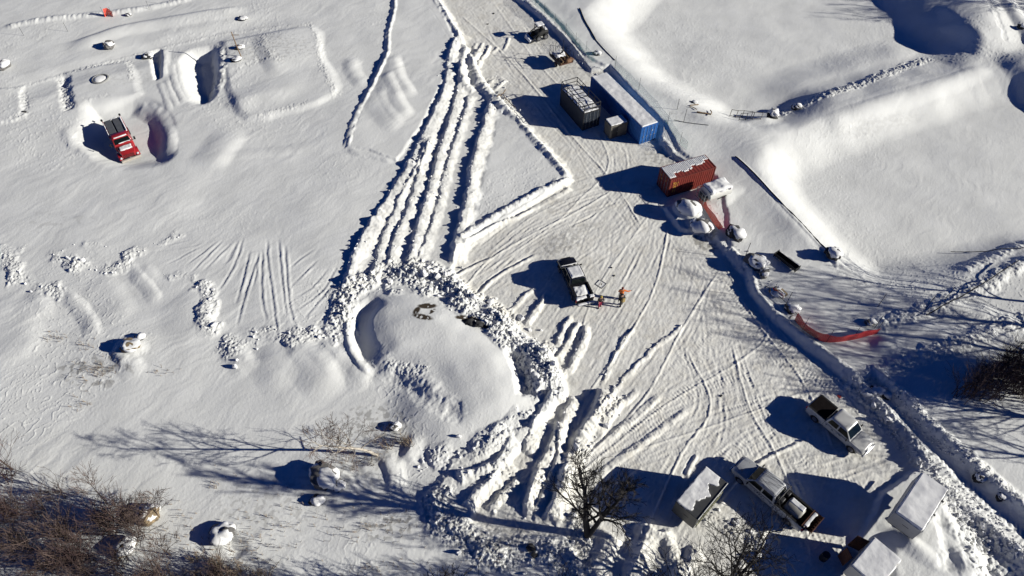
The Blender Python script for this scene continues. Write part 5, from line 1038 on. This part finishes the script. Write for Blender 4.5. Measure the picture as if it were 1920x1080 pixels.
# ------------------------------------------------------------------ bare trees and shrubs
BARK = mat('brown_bark', (.085, .062, .048), .9, vary=.3, scale=8); BARKD = mat('dark_bark', (.022, .018, .016), .9, vary=.3, scale=6); TWIG = mat('reddish_twigs', (.105, .072, .060), .9, vary=.25, scale=5); BIRCH = mat('pale_bark', (.42, .38, .32), .8, vary=.3, scale=9, dirt=(.06, .05, .04, .58))
def grow(rnd, m, p, d, L, r, lv, minr, gravity=.05, wig=.25, spread=.75, nb=(3, 5), tw=None):
    """a limb with its side branches; lv = branch orders left"""
    n = 4 if lv > 1 else 3; pts = [p.copy()]; dd = d.copy(); q = p.copy()
    for i in range(n):
        dd = (dd+Vector((rnd.gauss(0, wig), rnd.gauss(0, wig), rnd.gauss(0, wig)+gravity))*.5).normalized(); q = q+dd*L/n; pts.append(q.copy())
    rs_ = [max(minr, r*(1-.62*i/n)) for i in range(n+1)]
    (m if (lv > 1 or tw is None) else tw).tube(pts, rs_, 6 if r > .06 else (4 if r > .025 else 3), False)
    if lv == 0: return
    k = rnd.randint(*nb)
    for j in range(k):
        f = (.30+.70*(j+rnd.random()*.8)/k); f = min(f, 1.0); i = min(int(f*n), n-1); a = pts[i].lerp(pts[i+1], f*n-i if f*n-i <= 1 else 1)
        ax = dd.orthogonal().normalized(); ax.rotate(Matrix.Rotation(rnd.random()*6.283, 3, dd)); nd = (dd+ax*spread*(.6+.7*rnd.random())).normalized()
        grow(rnd, m, a, nd, L*(.52+.25*rnd.random()), r*.5, lv-1, minr, gravity, wig, spread, nb, tw)
def bare_tree(x, y, h, seed, label, mt, mtw, lean=(0, 0), levels=4, forks=1, r=.16, cat='tree', group=None, spread=.75, minr=.011, first=.25, name='bare_tree', nb=(3, 5), wig=.22, up=.45, lk=1.0, fk=.55):
    rnd = random.Random(seed); t = empty(name, (x, y, gz(x, y)-.1), 0, label, cat, group); tr = MB(); cr = MB(); tw = MB()
    n = 7
    for f in range(forks):
        a = 0 if forks == 1 else (f-(forks-1)/2)*.55; p = Vector((0, 0, 0)); pts = [p.copy()]; d = Vector((lean[0]+(a if forks > 1 else 0)*fk, lean[1], 1)).normalized()
        for i in range(n): d = (d+Vector((rnd.gauss(0, .07), rnd.gauss(0, .07), .03))).normalized(); p = p+d*h*(1 if f == 0 else .9)/n; pts.append(p.copy())
        tr.tube(pts, [r*(1-.82*i/n)/(1 if f == 0 else 1.25) for i in range(n+1)], 8, False)
        kk = 15
        for j in range(kk):
            fr = first+(1-first)*(j+.5)/kk; i = min(int(fr*n), n-1); b = pts[i].lerp(pts[i+1], fr*n-i); ang = j*2.4+rnd.random(); o = Vector((math.cos(ang), math.sin(ang), up+.8*fr)).normalized()
            grow(rnd, cr, b, o, lk*h*(.42-.26*fr)*(.8+.4*rnd.random()), r*(.50-.32*fr), levels-1, minr, .06, wig, spread, nb, tw)
    tr.build('trunk', mt, t, 60); cr.v += []; o = cr.build('limbs', mt, t, 0); tw.build('twigs', mtw, t, 0); return t
x, y = G(709, 856); bare_tree(x, y, 8.6, 5, 'leaning pale-barked birch with fine brown twigs, its trunk shadow stretching far left', BIRCH, TWIG, (-.5, -.02), 4, 1, .15, spread=.85, first=.25, minr=.011, nb=(3, 4), lk=.7)
x, y = G(1102, 1006); bare_tree(x, y, 12, 12, 'dark twin-trunked tree beside the ploughed heap at the bottom centre', BARKD, BARKD, (.05, .0), 4, 2, .30, spread=.55, first=.22, minr=.016, nb=(3, 4), wig=.3, up=1.2, lk=.55, fk=.3)
x, y = G(1362, 1112); bare_tree(x, y, 8.6, 21, 'dark wide-spreading bare tree at the bottom edge, between the work pickup and the dark trailer', BARKD, BARKD, (.05, .03), 4, 2, .20, spread=.9, first=.12, minr=.013, nb=(2, 4))
x, y = G(30, 885); bare_tree(x, y, 4.6, 31, 'small pale-twigged tree at the left edge above the thicket', BARK, TWIG, (-.15, .05), 3, 1, .07, spread=.9, minr=.011)
x, y = G(206, 948); bare_tree(x, y, 3.9, 32, 'slim sapling rising from the top edge of the thicket', BARK, TWIG, (-.15, .1), 3, 1, .05, spread=.6, minr=.010)
x, y = G(303, 975); bare_tree(x, y, 3.6, 33, 'bushy sapling growing behind the tall streaked boulder', BARK, TWIG, (-.2, .1), 3, 2, .05, spread=.7, minr=.010)
x, y = G(325, 1045); bare_tree(x, y, 3.2, 34, 'sapling at the right edge of the thicket', BARK, TWIG, (0, .1), 3, 1, .05, spread=.7, minr=.010)
for i, (x, y, h) in enumerate(((58, 31, 11), (59.5, 34.5, 12), (61, 37.5, 13), (60, 41, 12), (66, 31.5, 13), (57, 23.5, 10), (55, 27.5, 9), (92, 103, 11), (95, 99, 12), (90, 107, 11))):
    bare_tree(x, y, h, 60+i, 'tall bare woodland tree beyond the right edge, throwing its long shadow over the snow', BARKD, BARKD, (random.uniform(-.1, .1), 0), 3, 1 if i % 2 else 2, .20, group='trees beyond the right edge', spread=.8, minr=.02, nb=(3, 5), first=.3)
for i, (x, y, h) in enumerate(((11, 13.6, 7), (4, 13.1, 7), (15, 14.0, 7), (-5, 13.4, 6.5))):
    bare_tree(x, y, h, 90+i, 'bare tree just below the bottom edge, its shadow crossing the snow', BARKD, BARKD, (0, -.1), 3, 2, .16, group='trees below the bottom edge', spread=.8, minr=.016, nb=(3, 5))
# thickets: every shrub its own, six forms
def shrub_form(seed, n=10, h=2.6, lv=2, mt=TWIG):
    rnd = random.Random(seed); t = empty('bare_shrub', (0, 0, 0), 0, '', 'shrub'); st = MB(); tw = MB()
    for i in range(n):
        a = rnd.random()*6.28; d = Vector((math.cos(a)*.55*rnd.random(), math.sin(a)*.55*rnd.random(), 1)).normalized(); grow(rnd, st, Vector((rnd.gauss(0, .25), rnd.gauss(0, .25), -.1)), d, h*(.55+.4*rnd.random()), .030, lv, .010, .08, .22, .62, (3, 5), tw)
    st.build('stems', mt, t, 0); tw.build('twigs', mt, t, 0); return t
TWD = mat('dark_red_twigs', (.070, .042, .038), .9, vary=.3); TWP = mat('straw_twigs', (.22, .17, .12), .9, vary=.2)
rnd = random.Random(3)
def thicket(poly, n, label, group, forms, smin=.8, smax=1.25):
    xs = [p[0] for p in poly]; ys = [p[1] for p in poly]; pp = np.array(poly, float); c = 0; first = {}
    while c < n:
        u, v_ = rnd.uniform(min(xs), max(xs)), rnd.uniform(min(ys), max(ys))
        if sdist(pp, np.array([u]), np.array([v_]))[0] < 0: continue
        f = forms[c % len(forms)]; o = f if id(f) not in first and not f.get('used') else copy_tree(f); f['used'] = 1; first[id(f)] = 1
        x, y = G(u, v_); o.location = (x, y, gz(x, y)); o.rotation_euler = (0, rnd.uniform(-.1, .1), rnd.random()*6.28); s = rnd.uniform(smin, smax); o.scale = (s, s, s); tag(o, label, 'shrub', group); c += 1
fA = [shrub_form(200+i, 10, 2.6, 2, TWD if i % 2 else TWIG) for i in range(5)]
thicket([(-60,905),(60,905),(130,925),(200,955),(262,965),(270,1010),(300,1060),(360,1075),(470,1110),(470,1150),(-60,1150)], 66, 'bare brown shrub in the dense thicket at the lower left', 'shrubs of the lower left thicket', fA, .7, 1.15)
fB = [shrub_form(220+i, 11, 2.6, 2, TWD) for i in range(3)]
thicket([(1776,748),(1810,722),(1860,700),(1935,690),(1950,775),(1880,772),(1820,764)], 19, 'bare dark shrub in the thicket at the right edge', 'shrubs of the right edge thicket', fB, .85, 1.35)
fC = [shrub_form(230+i, 9, 1.0, 2, TWP) for i in range(2)]
thicket([(330,1085),(380,1050),(440,1060),(520,1090),(520,1110),(330,1110)], 14, 'low straw-coloured shrub along the bottom edge', 'low straw shrubs by the bottom edge', fC, .8, 1.2)
fD = [shrub_form(240+i, 7, 1.0, 1, TWP) for i in range(2)]
thicket([(660,850),(700,830),(760,820),(776,850),(730,872),(670,890),(640,880)], 14, 'low straw-coloured tuft at the foot of the leaning birch', 'straw tufts under the birch', fD, .5, 1.0)
for o in list(COL.objects):
    if o.get('used') is not None: del o['used']
# dry grass poking through the snow: uncountable
gm = MB(); rg = random.Random(8)
for u, v_, n, sx_, sy_ in ((180,700,60,22,10), (105,640,20,10,6), (165,650,16,12,5), (160,760,16,10,8), (700,990,80,60,20), (720,1070,60,60,10), (530,960,30,50,25), (410,905,14,20,20), (500,1010,60,50,25), (460,1030,80,40,25), (330,1000,60,30,25), (300,700,12,20,4), (950,1055,40,60,10), (1075,900,20,15,30)):
    for _ in range(n):
        x, y = G(u+rg.gauss(0, sx_), v_+rg.gauss(0, sy_)); z = gz(x, y); a = rg.random()*6.28; l = .12+.3*rg.random()
        for k in range(3): b = a+rg.gauss(0, .7); gm.tube([(x, y, z-.03), (x+math.cos(b)*l*.5, y+math.sin(b)*l*.5, z+l)], [.012, .006], 3, False)
o = gm.build('dry_grass', TWP, None, 0); tag(o, 'dry grass blades poking through the wind-blown snow', None, None, 'stuff')
# ------------------------------------------------------------------ tumbled snow blocks over the ploughed heaps: uncountable
rc = np.random.RandomState(11); forms = []
for i in range(14):
    b = MB()
    if i % 2: b.blob((0, 0, 0), (1, .8, .62), 400+i, 1, .55, fr=1.3)
    else: b.box((0, 0, 0), (1.7, 1.2, .7), ch=.25); b.v = [tuple(a*(1+.35*(rc.rand()-.5)) for a in q) for q in b.v]
    forms.append((np.array(b.v), b.f))
V = []; Fc = []; nv = 0
for p, w, amp, dens in RUB:
    seg = np.sqrt(((p[1:]-p[:-1])**2).sum(1)); L = seg.sum(); n = int(dens*L*w*(4.2 if amp > .4 else 2.8)); cum = np.concatenate([[0], np.cumsum(seg)])
    for _ in range(n):
        s = rc.rand()*L; j = min(np.searchsorted(cum, s)-1, len(seg)-1); j = max(j, 0); f = (s-cum[j])/(seg[j]+1e-9); q = p[j]+(p[j+1]-p[j])*f+rc.normal(0, w*.42, 2)
        r = float(np.clip(rc.lognormal(-2.25, .62), .04, .5))*(.7+amp*.6); vv, ff = forms[rc.randint(14)]; R = np.array(Euler(tuple(rc.rand(3)*6.28)).to_matrix())
        z = gz(q[0], q[1]); V.append(vv@R.T*r+np.array([q[0], q[1], z+r*.15])); Fc += [[a+nv for a in g] for g in ff]; nv += len(vv)
for q, w, h in WR+LOW:      # crumbs along the windrows
    p = curve(GP(q)); seg = np.sqrt(((p[1:]-p[:-1])**2).sum(1)); cum = np.concatenate([[0], np.cumsum(seg)]); L = cum[-1]
    for _ in range(int(L*1.8)):
        s = rc.rand()*L; j = max(min(np.searchsorted(cum, s)-1, len(seg)-1), 0); f = (s-cum[j])/(seg[j]+1e-9); o_ = p[j]+(p[j+1]-p[j])*f+rc.normal(0, w*.45, 2)+np.array([-w*.3, 0])
        r = float(np.clip(rc.lognormal(-2.5, .45), .04, .22)); vv, ff = forms[rc.randint(14)]; R = np.array(Euler(tuple(rc.rand(3)*6.28)).to_matrix())
        V.append(vv@R.T*r+np.array([o_[0], o_[1], gz(o_[0], o_[1])+r*.1])); Fc += [[a+nv for a in g] for g in ff]; nv += len(vv)
for n, poly in ((700, [(1590,710),(1640,760),(1720,860),(1760,880),(1900,1000),(1960,1080),(1840,1020),(1740,920),(1700,860),(1640,790)]), (500, [(1620,700),(1700,755),(1800,850),(1930,970),(1940,985),(1790,870),(1690,790),(1610,715)]), (500, [(1380,440),(1250,300),(980,0),(985,-10),(1270,290),(1420,540),(1600,715),(1590,720)])):
    pp = GP(poly); a = pp.min(0); b = pp.max(0); c = 0
    qs = a+rc.rand(n*12, 2)*(b-a); ok = sdist(pp, qs[:, 0], qs[:, 1]) > 0
    for q in qs[ok][:n]:
        r = float(np.clip(rc.lognormal(-2.6, .45), .04, .2)); vv, ff = forms[rc.randint(14)]; R = np.array(Euler(tuple(rc.rand(3)*6.28)).to_matrix())
        V.append(vv@R.T*r+np.array([q[0], q[1], gz(q[0], q[1])+r*.1])); Fc += [[k+nv for k in g] for g in ff]; nv += len(vv)
V = np.concatenate(V); me = bpy.data.meshes.new('snow_rubble'); me.from_pydata(V.tolist(), [], Fc); me.materials.append(MSN); o = bpy.data.objects.new('snow_rubble', me); COL.objects.link(o)
tag(o, 'tumbled blocks and crumbs of ploughed snow over the heaps and windrows', None, None, 'stuff'); print('rubble faces', len(Fc))
